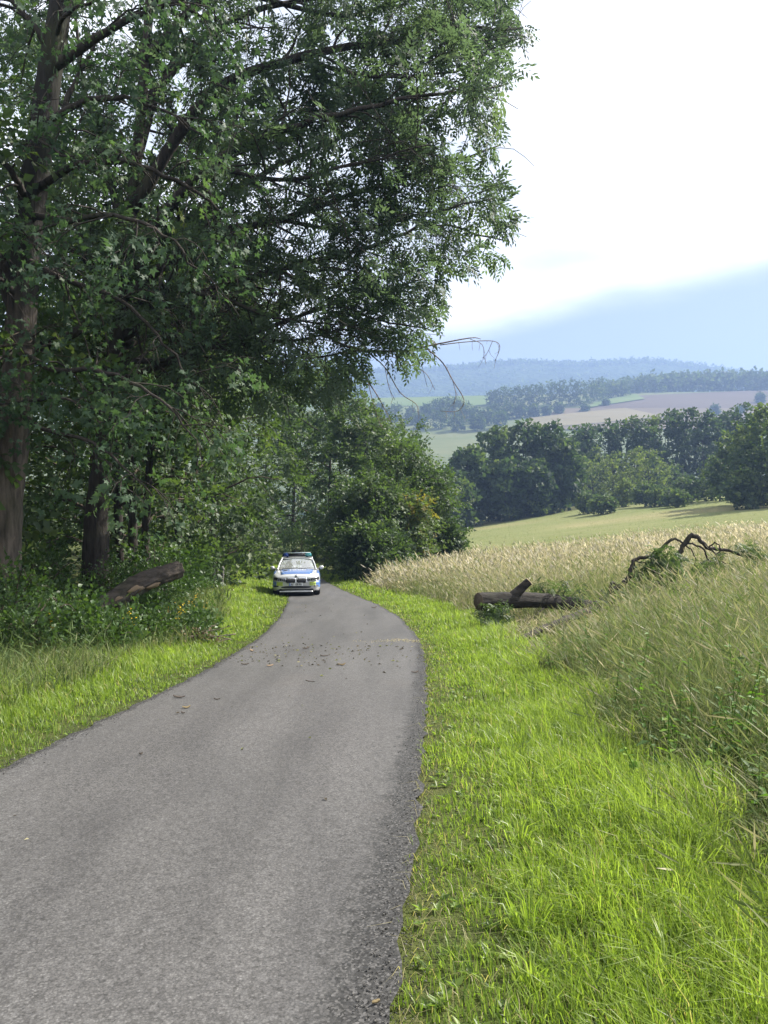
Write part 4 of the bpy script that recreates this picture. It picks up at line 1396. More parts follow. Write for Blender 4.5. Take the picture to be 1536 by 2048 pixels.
def meadow(name, label, bands, seed, left, right, tan_fn):
    """tall meadow grass: green leaves low down, stems carrying drooping seed heads"""
    rng = rs(seed)
    g = Geo()
    HV, HT = [], []
    for y0, y1, dens, w, hh, headw, leafn in bands:
        ym = np.linspace(y0, y1, 30)
        area = float(np.mean(np.maximum(right(ym) - left(ym), 0.05)) * (y1 - y0))
        k = int(area * dens)
        y = rng.uniform(y0, y1, k)
        x = left(y) + (right(y) - left(y)) * rng.uniform(0, 1, k)
        if name == 'tall_grass':              # the mown part begins on a slant
            far_ok = y < 47.5 + 0.42 * x
            x, y = x[far_ok], y[far_ok]
            k = len(x)
        edge = np.clip((x - left(y)) / 0.9, 0, 1)
        # trampled flat in front of and under the fallen trunk
        fl_ = np.exp(-(((x - 3.25) / 1.5) ** 2 + ((y - 15.6) / 2.4) ** 2) ** 2) + 0.75 * np.exp(-(((x - 5.9) / 1.6) ** 2 + ((y - 16.6) / 1.7) ** 2) ** 2)
        sec_ = np.clip((x / y - 0.105) / 0.02, 0, 1) * np.clip((0.37 - x / y) / 0.06, 0, 1) * np.clip((y - 10.0 - 8 * np.clip(x / y - 0.27, 0, 1) * 4) / 2.0, 0, 1) * np.clip((17.4 - y) / 0.7, 0, 1)
        fl_ = np.maximum(fl_, sec_ * 0.95)
        flat_ = 1 - 0.76 * np.clip(fl_, 0, 1) * (name == 'tall_grass')
        cl = snoise(x, y, 1.5, seed) * 0.6 + snoise(x, y, 5.0, seed + 1) * 0.4
        cl2 = snoise(x, y, 0.55, seed + 9)
        tan = np.clip(tan_fn(x, y) + 0.42 * cl + 0.28 * cl2 + rng.normal(0, 0.12, k), 0, 1)
        # green leaves
        for q in range(leafn):
            m = rng.uniform(0, 1, k) < (1.05 - 0.55 * tan)
            n = int(m.sum())
            blades(g, x[m] + rng.normal(0, 0.03, n), y[m] + rng.normal(0, 0.03, n), flat_[m] * hh * (0.25 + 0.75 * edge[m]) * rng.uniform(0.35, 0.85, n), w * rng.uniform(1.4, 2.8, n),
                   np.clip(rng.normal(0.55, 0.3, n), 0.05, 1.2), rng.uniform(0, 6.28, n), np.clip(0.14 + 0.42 * rng.uniform(0, 1, n) + 0.25 * tan[m] + rng.normal(0, 0.08, n), 0, 0.75), rng)
        # stems and heads
        m = rng.uniform(0, 1, k) < 0.30 + 0.70 * tan
        xs, ys_, tn, ed = x[m], y[m], tan[m], edge[m]
        n = len(xs)
        h = flat_[m] * hh * (0.35 + 0.65 * ed) * np.clip(rng.normal(0.95, 0.22, n), 0.4, 1.45) * (1 + 0.25 * cl[m])
        lean = np.clip(rng.normal(0.52 if y0 < 18 else 0.32, 0.33, n) + 0.25 * cl[m], 0.0, 1.25)
        az = 3.4 + 1.6 * snoise(xs, ys_, 1.1, seed + 5) + rng.normal(0, 1.2, n)
        ti = np.clip(0.30 + 0.56 * tn + rng.normal(0, 0.17, n) - 0.3 * (name == 'rough_grass'), 0.05, 1)
        blades(g, xs, ys_, h, np.full(n, w) * rng.uniform(0.5, 0.9, n), lean, az, ti, rng)
        d = np.stack([np.cos(az), np.sin(az), np.zeros(n)], 1)
        tip = np.stack([xs, ys_, ground_z(xs, ys_) - 0.015], 1) + d * (h * lean)[:, None] + np.array([0, 0, 1.0]) * (h * (1 - 0.45 * lean ** 2))[:, None]
        hd = unit(d * (0.35 + lean)[:, None] + np.array([0, 0, 0.75]) + rng.normal(0, 0.22, (n, 3)))
        hl = rng.uniform(0.09, 0.19, n) * (1 if y0 < 30 else 1.5)
        M = frames(hd, rng.uniform(0, 3.1, n))
        tm = (np.array([(0, -0.25, 0), (0.5 * headw / 0.15, 0.25, 0), (0, 1, 0), (-0.5 * headw / 0.15, 0.25, 0.35 * headw / 0.15)]), np.array([(0, 1, 2), (0, 2, 3)]))
        scatter(g, tm, tip, M, hl, np.clip(ti + 0.08, 0, 1))
    tag(g.build(name, M_MEADOW), label, "meadow grass", None, 'stuff')


def tan_near(x, y):
    # straw coloured in a broad patch beyond the log, greener close by and towards the right foreground
    t = np.interp(y, [2, 6, 9, 14, 20, 26, 34], [-0.30, -0.18, 0.12, 0.34, 0.36, 0.48, 0.68])
    return t - 0.10 * np.clip((x - 3.5) / 3, 0, 1) * (y < 13)


meadow("tall_grass", "tall straw and green grass of the unmown meadow on the right", [
    (2.4, 6, 900, 0.0045, 0.72, 0.010, 2),
    (6, 11, 620, 0.0056, 0.86, 0.012, 2),
    (11, 18, 340, 0.008, 0.90, 0.015, 2),
    (18, 30, 140, 0.013, 0.90, 0.022, 1),
    (30, 45, 78, 0.02, 0.90, 0.032, 1),
    (45, 57, 45, 0.03, 0.88, 0.042, 1)], 41, lambda y: np.maximum(verge_r(y), np.interp(y, [35, 39, 44, 50, 61], [-1.2, 0.6, 2.6, 5.0, 6.4])), lambda y: np.maximum(verge_r(y) + 0.4, 0.56 * y + 1.6), tan_near)
# rough grass under the brambles on the left and at the edge of the wood
meadow("rough_grass", "rank dark green grass along the wood edge on the left", [
    (6.5, 12, 300, 0.008, 0.5, 0.012, 2),
    (12, 22, 110, 0.013, 0.55, 0.012, 2),
    (22, 60, 26, 0.026, 0.6, 0.02, 2)], 51, lambda y: verge_l(y) - 3.2, lambda y: verge_l(y) + 0.25, lambda x, y: np.full(len(np.atleast_1d(x)), -0.45))
# short stubble and tufts of the mown meadow
rng = rs(61)
g = Geo()
k = 15000
y = 58 + 130 * rng.uniform(0, 1, k) ** 1.3
x = meadow_left(y) + rng.uniform(0, 1, k) * 0.6 * y
w = 0.0011 * y
blades(g, x, y, rng.uniform(0.08, 0.2, k), w * 0.8, rng.uniform(0.2, 1, k), rng.uniform(0, 6.28, k), np.clip(0.42 + 0.2 * snoise(x, y, 0.12, 3) + rng.normal(0, 0.1, k), 0.1, 0.9), rng)
tag(g.build("meadow_stubble", M_MEADOW), "short tufts of the mown meadow in the dip", "grass", None, 'stuff')

# leafy weeds and nettles mixed through the near meadow
rng = rs(45)
g = Geo()
k = 620
y = 3.0 + 15 * rng.uniform(0, 1, k) ** 1.2
x = verge_r(y) + 0.15 + (0.56 * y + 1.4 - verge_r(y)) * rng.uniform(0, 1, k)
ok = (snoise(x, y, 1.3, 46) + 0.5 * snoise(x, y, 3.0, 47) + rng.normal(0, 0.25, k) > 0.0) & ~((x / y > 0.10) & (x / y < 0.29) & (y > 10))
for i in np.nonzero(ok)[0]:
    h = rng.uniform(0.4, 0.95)
    n_ = 16
    f = np.linspace(0.2, 1, n_)
    ln = rng.normal(0, 0.15, 2)
    z = float(ground_z(x[i], y[i]))
    P = np.stack([x[i] + ln[0] * f * h, y[i] + ln[1] * f * h, z + f * h], 1)
    tube(g, [(x[i], y[i], z - 0.02), P[8], P[-1]], np.array([0.005, 0.004, 0.002]), 3, 0.3, cap=False)
    a_ = np.arange(n_) * 2.4 + rng.uniform(0, 6)
    D_ = unit(np.stack([np.cos(a_), np.sin(a_), rng.uniform(-0.5, 0.4, n_)], 1))
    scatter(g, leaf_shape(0.085, 0.036, 0.2), P, frames(D_, rng.normal(0, 0.3, n_)), rng.uniform(0.7, 1.4, n_) * (1.25 - 0.7 * f), np.clip(rng.uniform(0.0, 0.5) + rng.normal(0, 0.08, n_), 0, 1))
tag(g.build("meadow_weeds", M_WEED), "leafy green weeds mixed through the tall grass", "weeds", None, 'stuff')

# a few tall weeds with broad leaves in the meadow edge
def weed(label, x, y, h, n, seed, name="weed_plant", leaf=(0.07, 0.04), group="broad-leaved weeds in the tall grass", mat_=None, cat="weed"):
    rng = rs(seed)
    z = float(ground_z(x, y))
    root = thing(name, label, cat, (x, y, z), group=group)
    gs, gl = Geo(), Geo()
    lean = rng.normal(0, 0.12, 2)
    q = smooth_path([(0, 0, -0.03), (lean[0] * 0.3, lean[1] * 0.3, h * 0.5), (lean[0], lean[1], h)], 4)
    tube(gs, q, np.linspace(0.006, 0.003, len(q)), 4)
    gs.build("stem", M_WEED, root)
    P, D = [], []
    for i in range(n):
        f = 0.2 + 0.8 * i / n
        p = q[int(f * (len(q) - 1))]
        a = i * 2.2
        P.append(p)
        D.append(unit(np.array([math.cos(a), math.sin(a), rng.uniform(-0.3, 0.5)])))
    P, D = np.array(P), np.array(D)
    scatter(gl, leaf_shape(*leaf), P, frames(D, rng.normal(0, 0.4, n)), rng.uniform(0.8, 1.4, n) * (1.2 - 0.5 * np.arange(n) / n), rng.uniform(0.4, 1, n))
    gl.build("leaves", mat_ or M_WEED, root)
    return root, q


for i, (u, v, Y, h) in enumerate([(1352, 1600, 4.9, 0.62), (1500, 1500, 5.2, 0.75), (1400, 1330, 8.5, 0.8), (1290, 1590, 5.0, 0.35), (1440, 1640, 4.4, 0.5), (1180, 1420, 8.6, 0.5), (1330, 1300, 9.5, 0.85), (1480, 1400, 6.5, 0.85)]):
    weed("yellow-green broad-leaved weed among the tall grass on the right", wx(u, Y), Y, h, 14, 1000 + i)

# yellow flowers along the left wood edge
fl = [(335, 14.6), (352, 15.4), (378, 15.6), (395, 16.0), (268, 12.4), (240, 12.0), (100, 11.0), (345, 13.6), (365, 16.2)]
for i, (u, Y) in enumerate(fl):
    h = 0.55 + 0.2 * ((i * 7) % 5) / 5
    root, q = weed("yellow-flowered plant in the undergrowth by the sawn log", wx(u, Y), Y, h, 12, 1100 + i, "wildflower", (0.08, 0.03), "yellow wildflowers by the sawn log", M_SHRUB, "flower")
    rng = rs(1200 + i)
    gp = Geo()
    n = 24
    t = rng.uniform(0.66, 1, n)
    P = np.array([q[min(len(q) - 1, int(a * (len(q) - 1) + 0.5))] for a in t]) + rng.normal(0, 0.022, (n, 3))
    scatter(gp, leaf_shape(0.030, 0.026, 0.2), P, frames(unit(rng.normal(0, 1, (n, 3)) + np.array([0, 0, 0.5])), rng.uniform(0, 3, n)), rng.uniform(0.7, 1.2, n), rng.uniform(0, 1, n))
    gp.build("flowers", M_PETAL, root)

# ------------------------------------------------------------------ crumbled asphalt, leaves and chips on the road
STONE = (np.array([(1, 0, 0), (0, 1, 0.1), (-1, 0.1, 0), (0.1, -1, 0), (0, 0.1, 0.7), (0, 0, -0.5)]) * 0.5, np.array([(0, 1, 4), (1, 2, 4), (2, 3, 4), (3, 0, 4), (1, 0, 5), (2, 1, 5), (3, 2, 5), (0, 3, 5)]))
M_GRIT = leafmat("loose_grit", [(0.0, (0.02, 0.0195, 0.019)), (0.6, (0.05, 0.049, 0.047)), (1.0, (0.13, 0.124, 0.115))], 0.0, (1, 1, 1), 0.9, 0.2)
rng = rs(71)
g = Geo()
k = 3600
y = 2.0 + 12 * rng.uniform(0, 1, k) ** 1.8
x = road_r(y) + rng.normal(0.0, 0.075, k)
P = np.stack([x, y, ground_z(x, y) + np.where(x < road_r(y), 0.034, 0.012)], 1)
scatter(g, STONE, P, frames(unit(rng.normal(0, 1, (k, 3)) * np.array([1, 1, 0.2])), rng.normal(0, 0.3, k)), rng.uniform(0.004, 0.012, k), rng.uniform(0.0, 1, k))
k = 2200
y = 5 + 14 * rng.uniform(0, 1, k) ** 1.4
x = road_l(y) + rng.normal(0.02, 0.06, k)
P = np.stack([x, y, ground_z(x, y) + 0.03], 1)
scatter(g, STONE, P, frames(unit(rng.normal(0, 1, (k, 3)) * np.array([1, 1, 0.2])), rng.normal(0, 0.3, k)), rng.uniform(0.006, 0.016, k), rng.uniform(0, 1, k) ** 1.5)
tag(g.build("edge_gravel", M_GRIT), "crumbled asphalt grit along the road edges", "gravel", None, 'stuff')

M_LITTER = leafmat("leaf_litter", [(0.0, (0.03, 0.027, 0.022)), (0.5, (0.09, 0.075, 0.05)), (0.8, (0.15, 0.17, 0.06)), (1.0, (0.45, 0.38, 0.26))], 0.1, (1, 1, 0.7), 0.85, 0.1)
rng = rs(72)
g = Geo()
k = 300
y = np.concatenate([rng.normal(12.6, 0.55, k // 2), rng.normal(11.2, 0.5, k // 3), rng.uniform(4, 24, k - k // 2 - k // 3)])
x = road_l(y) + (road_r(y) - road_l(y)) * np.clip(rng.beta(1.3, 1.6, k), 0.02, 0.98)
P = np.stack([x, y, ground_z(x, y) + 0.038], 1)
d = rng.normal(0, 1, (k, 3)) * np.array([1, 1, 0.12])
scatter(g, leaf_shape(0.075, 0.04, 0.35), P, frames(unit(d), rng.normal(0, 0.35, k)), rng.uniform(0.25, 0.9, k), rng.uniform(0.15, 0.9, k))
# pale sawdust where the trunk across the road was cut
k = 420
y = rng.normal(13.75, 0.13, k)
x = rng.uniform(-0.75, 0.85, k) ** 1
x = road_r(13.75) - np.abs(rng.normal(0, 0.55, k))
P = np.stack([x, y + 0.05 * np.sin(x * 6), ground_z(x, y) + 0.036], 1)
scatter(g, leaf_shape(0.02, 0.014, 0.3), P, frames(unit(rng.normal(0, 1, (k, 3)) * np.array([1, 1, 0.1])), rng.normal(0, 0.3, k)), rng.uniform(0.4, 1.3, k), rng.uniform(0.86, 1.0, k))
tag(g.build("litter", M_LITTER), "bits of leaf, bark and pale sawdust strewn across the road", "litter", None, 'stuff')

# single pieces of bark and leaves one can pick out on the asphalt
chips = [
    (358, 1396, 0.17, 0.05, "dark curled strip of bark on the left half of the road", "bark_strip", M_LOGBARK),
    (373, 1417, 0.10, 0.05, "yellowed curled leaf on the left half of the road", "fallen_leaf", M_DRYLEAF),
    (366, 1428, 0.06, 0.03, "small dark bark chip just below the yellowed leaf", "bark_strip", M_LOGBARK),
    (434, 1400, 0.09, 0.02, "thin brown twig bit right of the curled strip of bark", "bark_strip", M_LOGBARK),
    (830, 1346, 0.13, 0.04, "black curled bark strip near the right road edge", "bark_strip", M_LOGBARK),
    (684, 1331, 0.13, 0.07, "pale torn leaf in the middle of the road", "fallen_leaf", M_DRYLEAF),
    (648, 1313, 0.15, 0.05, "dark bark piece behind the pale torn leaf", "bark_strip", M_LOGBARK),
    (612, 1298, 0.16, 0.06, "dark bark piece in the band of litter across the road", "bark_strip", M_LOGBARK),
    (540, 1333, 0.12, 0.05, "whitish wood chip in the litter on the left side of the road", "wood_chip", M_BAREWOOD),
    (504, 1303, 0.12, 0.07, "whitish wood chip at the left road edge", "wood_chip", M_BAREWOOD),
    (620, 1364, 0.16, 0.02, "thin twig lying across the lane below the litter", "bark_strip", M_LOGBARK),
    (282, 1510, 0.035, 0.03, "small black clod alone on the near asphalt", "clod", M_LOGBARK),
    (748, 1216, 0.22, 0.10, "dark clod on the right road edge before the car", "clod", M_LOGBARK),
    (490, 1330, 0.14, 0.05, "dark bark piece at the left end of the litter band", "bark_strip", M_LOGBARK),
    (752, 2010, 0.038, 0.016, "pale dry leaf at the bottom edge of the road", "fallen_leaf", M_DRYLEAF),
]
for i, (u, v, l, w, lab, nm, m) in enumerate(chips):
    # where the sight line meets the road
    ysr = np.linspace(2, 40, 4000)
    kk = (1024 - v) / F
    t = ysr / (CP + kk * SP)
    xr, zr = (u - 768) / F * t, EYE + (-SP + kk * CP) * t
    j = int(np.argmax(zr < ground_z(xr, ysr) + 0.03))
    x, y = xr[j], ysr[j]
    rng = rs(1300 + i)
    n = 6
    l, w = l * 0.8, w * 0.7
    g = Geo()
    f = np.linspace(-0.5, 0.5, n)
    top = np.stack([f * l, np.sin(f * 4 + i) * w * 0.25, 0.006 + 0.35 * w * (f * 2) ** 2 + rng.uniform(0, 0.004, n)], 1)
    wd = w * (1 - (2 * np.abs(f)) ** 2.2 * 0.8) / 2
    V = np.concatenate([top + np.stack([0 * f, wd, 0.2 * w * np.ones(n)], 1), top - np.stack([0 * f, wd, 0 * f], 1), top + np.stack([0 * f, wd, 0.2 * w * np.ones(n) - 0.008], 1), top - np.stack([0 * f, wd, 0 * f + 0.006], 1)])
    T = []
    for a in range(n - 1):
        T += [(a, n + a, a + 1), (a + 1, n + a, n + a + 1), (2 * n + a, 2 * n + a + 1, 3 * n + a), (2 * n + a + 1, 3 * n + a + 1, 3 * n + a),
              (a, a + 1, 2 * n + a), (a + 1, 2 * n + a + 1, 2 * n + a), (n + a, 3 * n + a, n + a + 1), (n + a + 1, 3 * n + a, 3 * n + a + 1)]
    g.add(V, T, rng.uniform(0.3, 1))
    o = g.build(nm, m)
    o.location = (x, y, float(ground_z(x, y)) + 0.034)
    o.rotation_euler = (-0.117, 0, rng.uniform(-0.5, 0.5))
    tag(o, lab, nm.replace('_', ' '))

# ------------------------------------------------------------------ the sawn log on the left
def bark_log(name, pts, r0, r1, n, material, parent, rng, rough=0.05, rings=22):
    """thick log with ridged bark; ends left open for the sawn faces"""
    q = smooth_path(pts, max(2, rings // max(1, len(pts) - 1)))
    m = len(q)
    g = Geo()
    rad = np.linspace(r0, r1, m)
    tan = unit(np.gradient(q, axis=0))
    s = unit(np.cross(tan[0], [0, 0, 1.0]))
    a = np.linspace(0, 2 * np.pi, n, endpoint=False)
    V = []
    ridge = 1 + rough * np.sin(a * 7 + 1) * 0.5 + rough * rng.normal(0, 0.5, n)
    for i in range(m):
        s = unit(s - tan[i] * np.dot(s, tan[i]))
        b = np.cross(tan[i], s)
        r = rad[i] * (ridge + rough * 0.5 * rng.normal(0, 1, n) * (0 if i in (0, m - 1) else 1)) * (1 + 0.03 * math.sin(i * 0.37 + 1) + 0.02 * rng.normal())
        V.append(q[i] + np.outer(np.cos(a) * r, s) + np.outer(np.sin(a) * r, b))
    T = []
    for i in range(m - 1):
        for j in range(n):
            p, k = i * n + j, i * n + (j + 1) % n
            T += [(p, k, p + n), (k, k + n, p + n)]
    g.add(np.concatenate(V), T)
    o = g.build(name, material, parent, True)
    return o, q, V


def sawn_face(name, ring, c, outward, parent, depth=0.012, material=None):
    """sawn end: a disc standing a little proud of the log, with its own rim"""
    g = Geo()
    ring = np.asarray(ring)
    cc = ring.mean(0)
    inner = cc + (ring - cc) * 0.96 + outward * depth
    n = len(ring)
    V = np.concatenate([ring, inner, [cc + outward * depth]])
    T = []
    for j in range(n):
        k = (j + 1) % n
        T += [(j, k, n + j), (k, n + k, n + j), (n + j, n + k, 2 * n)]
    g.add(V, T)
    return g.build(name, material or M_SAWN, parent)


rng = rs(81)
E = at(356, 1139, 16.4)                     # centre of the sawn end
mid_ = at(285, 1164, 15.6)
low = mid_ + (mid_ - E) * 1.9
low[2] = float(ground_z(low[0], low[1])) + 0.05
log = thing("sawn_log", "thick sawn log on the left, rising out of the brambles towards the lane", "log", tuple(low))
body_o, q, V = bark_log("bark", np.array([low, mid_ + (low - mid_) * 0.45, mid_, E]) - low, 0.215, 0.185, 30, M_LOGBARK, log, rng, 0.10, 30)
sawn_face("sawn_end", V[-1], q[-1], unit(q[-1] - q[-2]), log)
sawn_face("sawn_end", V[0][::-1], q[0], unit(q[0] - q[1]), log)
# bare patches where the bark came off, facing the lane
tdir = unit(E - mid_)
for k, (f, ang, l, w) in enumerate([(0.12, -0.5, 0.34, 0.055), (-0.75, -0.75, 0.3, 0.06), (-0.35, -0.2, 0.4, 0.06)]):
    c = mid_ + (E - mid_) * f - low
    side = unit(np.cross(tdir, [0, 0, 1.0]))
    if side[1] > 0:
        side = -side
    up = np.cross(side, tdir)
    if up[2] < 0:
        up = -up
    nrm = unit(side * math.cos(ang) + up * math.sin(ang))
    wdir = np.cross(nrm, tdir)
    g = Geo()
    n = 14
    a = np.linspace(0, 2 * np.pi, n, endpoint=False)
    rr = 1 + 0.25 * rng.normal(0, 0.6, n)
    ring = [c + nrm * (0.222 - 0.35 * (w * math.sin(t) * r_) ** 2 / 0.2) + tdir * l / 2 * math.cos(t) * r_ + wdir * w * math.sin(t) * r_ for t, r_ in zip(a, rr)]
    V2 = np.array(ring + [p - nrm * 0.05 for p in ring] + [c + nrm * 0.228])
    T = []
    for j in range(n):
        k2 = (j + 1) % n
        T += [(j, k2, 2 * n), (j, n + j, k2), (k2, n + j, n + k2)]
    g.add(V2, T)
    tag(g.build("bare_patch", M_BAREWOOD, log), "pale patch of bare wood on the bark")

# brush heap of cut twigs below it
bx, by = wx(400, 13.6), 13.6
rng = rs(82)
bz = float(ground_z(bx, by))
heap = thing("brush_heap", "small heap of cut twigs and wilted leaves at the left verge", "brush heap", (bx, by, bz))
gs, gl = Geo(), Geo()
for i in range(34):
    a = rng.uniform(0, 6.28)
    c = np.array([rng.normal(0, 0.22), rng.normal(0, 0.16), rng.uniform(0.02, 0.22)])
    d = np.array([math.cos(a), math.sin(a) * 0.6, rng.uniform(-0.15, 0.5)]) * rng.uniform(0.15, 0.42)
    p0 = c - d
    p0[2] = max(0.01, p0[2])
    tube(gs, smooth_path([p0, c, c + d + rng.normal(0, 0.05, 3)], 3), np.linspace(0.010, 0.004, 7), 4)
gs.build("twigs", M_DEADTWIG, heap)
P = rng.normal(0, 1, (46, 3)) * np.array([0.3, 0.2, 0.12]) + np.array([-0.12, 0, 0.25])
P[:, 2] = np.maximum(P[:, 2], 0.05)
sprays(gl, 'bramble', P, unit(rng.normal(0, 1, P.shape)), rng, (0.6, 1.0), tint=(0.2, 0.7))
gl.build("leaves", M_SHRUB, heap)
gd = Geo()
P = rng.normal(0, 1, (26, 3)) * np.array([0.2, 0.1, 0.05]) + np.array([0.03, -0.14, 0.10])
P[:, 2] = np.maximum(P[:, 2], 0.04)
sprays(gd, 'bramble', P, unit(rng.normal(0, 1, P.shape)), rng, (0.5, 0.8), tint=(0.0, 1))
gd.build("dry_leaves", M_DRYLEAF, heap)

# weathered fence posts in the hedge
M_POST = bark("weathered_post", (0.09, 0.085, 0.08), (0.20, 0.19, 0.18), 8)
rng = rs(83)
for u, Y, lab in ((441, 29.2, "weathered grey fence post nearest the lane, against the shrubs left of the car"), (424, 30.0, "weathered grey fence post half hidden by leaves, second from the lane")):
    x = wx(u, Y)
    z = float(ground_z(x, Y))
    o = Geo()
    tube(o, [(0, 0, -0.3), (0.01, 0, 0.4), (0.03, 0.01, 0.8), (0.04, 0.01, 0.98), (0.045, 0.01, 1.02)], np.array([0.065, 0.062, 0.06, 0.058, 0.02]), 8, 0.5, 0.05, rng)
    p = o.build("fence_post", M_POST, None, True)
    p.location = (x, Y, z)
    tag(p, lab, "fence post", "grey fence posts by the shrubs")

# ------------------------------------------------------------------ the fallen tree on the right
rng = rs(91)
E = at(957, 1203, 16.0)
base = np.array([E[0], E[1], float(ground_z(E[0], E[1]))])
fallen = thing("fallen_tree", "fallen tree on the right verge, sawn trunk towards the road, top in tall grass", "fallen tree", tuple(base))
B = at(1190, 1216, 17.4)
o, q, V = bark_log("trunk", np.array([E, at(1050, 1200, 16.5), at(1120, 1205, 17.0), B, at(1260, 1214, 17.9)]) - base, 0.18, 0.145, 26, M_FALLBARK, fallen, rng, 0.07, 30)
sawn_face("sawn_end", V[0][::-1], q[0], unit(q[0] - q[1]), fallen, material=M_SAWNOLD)
st0, st1 = at(1022, 1196, 16.3), at(1058, 1163, 16.35)
o, q2, V2 = bark_log("stub", np.array([st0 + (st0 - st1) * 0.2, st0 + (st1 - st0) * 0.35, st1]) - base, 0.115, 0.085, 14, M_FALLBARK, fallen, rng, 0.06, 8)
sawn_face("sawn_end", V2[-1], q2[-1], unit(q2[-1] - q2[-2]), fallen)
gb = Geo()


def branch(pts, r0, r1, n=6):
    p = smooth_path(px(*pts) - base, 5)
    p = p + rng.normal(0, 0.012, p.shape)
    tube(gb, p, np.linspace(r0, r1, len(p)), n, 0.5, 0.08, rng)
    return p


branch(((1190, 1214, 17.4), (1220, 1185, 17.6), (1250, 1165, 17.8), (1262, 1140, 17.9), (1270, 1120, 18), (1300, 1112, 18), (1322, 1096, 18), (1345, 1078, 18)), 0.065, 0.035)
branch(((1345, 1078, 18), (1370, 1086, 18), (1405, 1096, 18), (1412, 1112, 18), (1424, 1130, 18)), 0.032, 0.014)
branch(((1300, 1190, 17.8), (1340, 1130, 18), (1366, 1094, 18), (1384, 1071, 18), (1400, 1080, 18), (1420, 1096, 18.1), (1455, 1100, 18.2), (1486, 1112, 18.3), (1530, 1120, 18.4), (1560, 1136, 18.5)), 0.075, 0.02, 7)
branch(((1418, 1094, 18.1), (1432, 1086, 18), (1442, 1100, 18), (1430, 1110, 18)), 0.02, 0.01)
branch(((1424, 1098, 18.1), (1440, 1120, 17.9), (1470, 1132, 17.8)), 0.022, 0.008)
branch(((1300, 1112, 18), (1310, 1140, 17.8), (1316, 1170, 17.8)), 0.02, 0.008)
branch(((1372, 1090, 18), (1388, 1108, 17.9), (1392, 1140, 17.8)), 0.018, 0.007)
branch(((1270, 1120, 18), (1290, 1126, 17.8), (1312, 1122, 17.8)), 0.014, 0.006)
branch(((1216, 1196, 17.6), (1222, 1166, 17.5), (1236, 1170, 17.6)), 0.045, 0.02)
branch(((1190, 1216, 17.4), (1165, 1226, 15.6), (1130, 1240, 14.3), (1080, 1260, 13.5), (1034, 1284, 12.9)), 0.08, 0.06, 8)
branch(((1090, 1216, 16.6), (1070, 1232, 16.2), (1046, 1252, 15.9), (1022, 1278, 15.6)), 0.014, 0.006)
branch(((1100, 1212, 16.8), (1092, 1190, 16.9), (1080, 1172, 17)), 0.018, 0.008)
branch(((1130, 1208, 16.9), (1128, 1184, 17.1), (1136, 1166, 17.1)), 0.018, 0.008)
gb.build("branches", M_BARKDARK, fallen)
gl = Geo()
for (u, v, Y, su, sv, n) in [(1080, 1172, 17, 20, 9, 6), (1106, 1170, 17.1, 18, 9, 6), (1140, 1172, 17.1, 18, 12, 7), (1130, 1188, 17.1, 35, 4, 5), (1185, 1200, 17.1, 14, 10, 6), (988, 1236, 15.8, 22, 24, 70), (1005, 1262, 15.4, 20, 14, 30), (985, 1204, 15.8, 25, 7, 7),
                             (1310, 1130, 17.7, 14, 22, 40), (1340, 1124, 17.6, 14, 28, 60), (1346, 1150, 17.6, 24, 20, 36), (1400, 1130, 17.8, 20, 16, 13), (1440, 1118, 17.8, 22, 14, 14), (1490, 1094, 18.1, 24, 14, 18), (1276, 1150, 17.8, 18, 16, 12), (1225, 1180, 17.5, 16, 12, 8), (1520, 1110, 18, 22, 12, 12)]:
    P = np.array([at(u + rng.normal(0, su * 0.55), v + rng.normal(0, sv * 0.55), Y + rng.normal(0, 0.22)) for _ in range(n)]) - base
    sprays(gl, 'ash', P, unit(rng.normal(0, 0.7, P.shape) + np.array([0, 0, -0.6])), rng, (0.4, 0.7), tint=(0.2, 0.8))
gl.build("foliage", M_EDGE, fallen)

# ------------------------------------------------------------------ the police car
def paint(name, color, rough=0.28, metal=0.0, coat=0.6):
    def b(n):
        f = n.noise(n.coords(), 6.0, 5)
        c = n.mix(n.ramp(f, [(0.45, (0, 0, 0)), (0.8, (0.25, 0.25, 0.25))]), color, tuple(x * 0.6 + 0.03 for x in color))
        p = n.bsdf(c, rough, 0.5, metal)
        p.inputs['Coat Weight'].default_value = coat
        p.inputs['Coat Roughness'].default_value = 0.06
    return mat(name, b)


M_WHITE = paint("silver_white_paint", (0.58, 0.59, 0.60), 0.28, 0.35)
M_BLUE = paint("police_blue_foil", (0.06, 0.14, 0.38))
M_NEON = paint("neon_yellow_foil", (0.34, 0.44, 0.05), 0.45)
M_BLACKP = plain("black_plastic", (0.018, 0.018, 0.02), 0.5, 0.4)
M_GLOSSB = plain("gloss_black", (0.012, 0.012, 0.014), 0.18, 0.5)
M_RUBBER = plain("tyre_rubber", (0.022, 0.022, 0.022), 0.85, 0.2)
M_RIM = plain("alloy", (0.45, 0.46, 0.47), 0.3, 0.5, 0.9)
M_CHROME = plain("chrome", (0.75, 0.76, 0.78), 0.12, 0.5, 1.0, grain=0.03)
M_PLATE = plain("plate_white", (0.62, 0.63, 0.62), 0.5, 0.3, grain=0.04)
M_LAMP = plain("lamp_glass", (0.30, 0.32, 0.34), 0.08, 0.8)
M_SEAT = plain("dark_seat_cloth", (0.03, 0.03, 0.034), 0.9, 0.1)
M_UNIFORM = plain("dark_uniform", (0.02, 0.025, 0.045), 0.85, 0.2)
M_SKIN = plain("skin", (0.42, 0.26, 0.19), 0.55, 0.3)
M_HAIR = plain("brown_hair", (0.05, 0.033, 0.022), 0.7, 0.3)


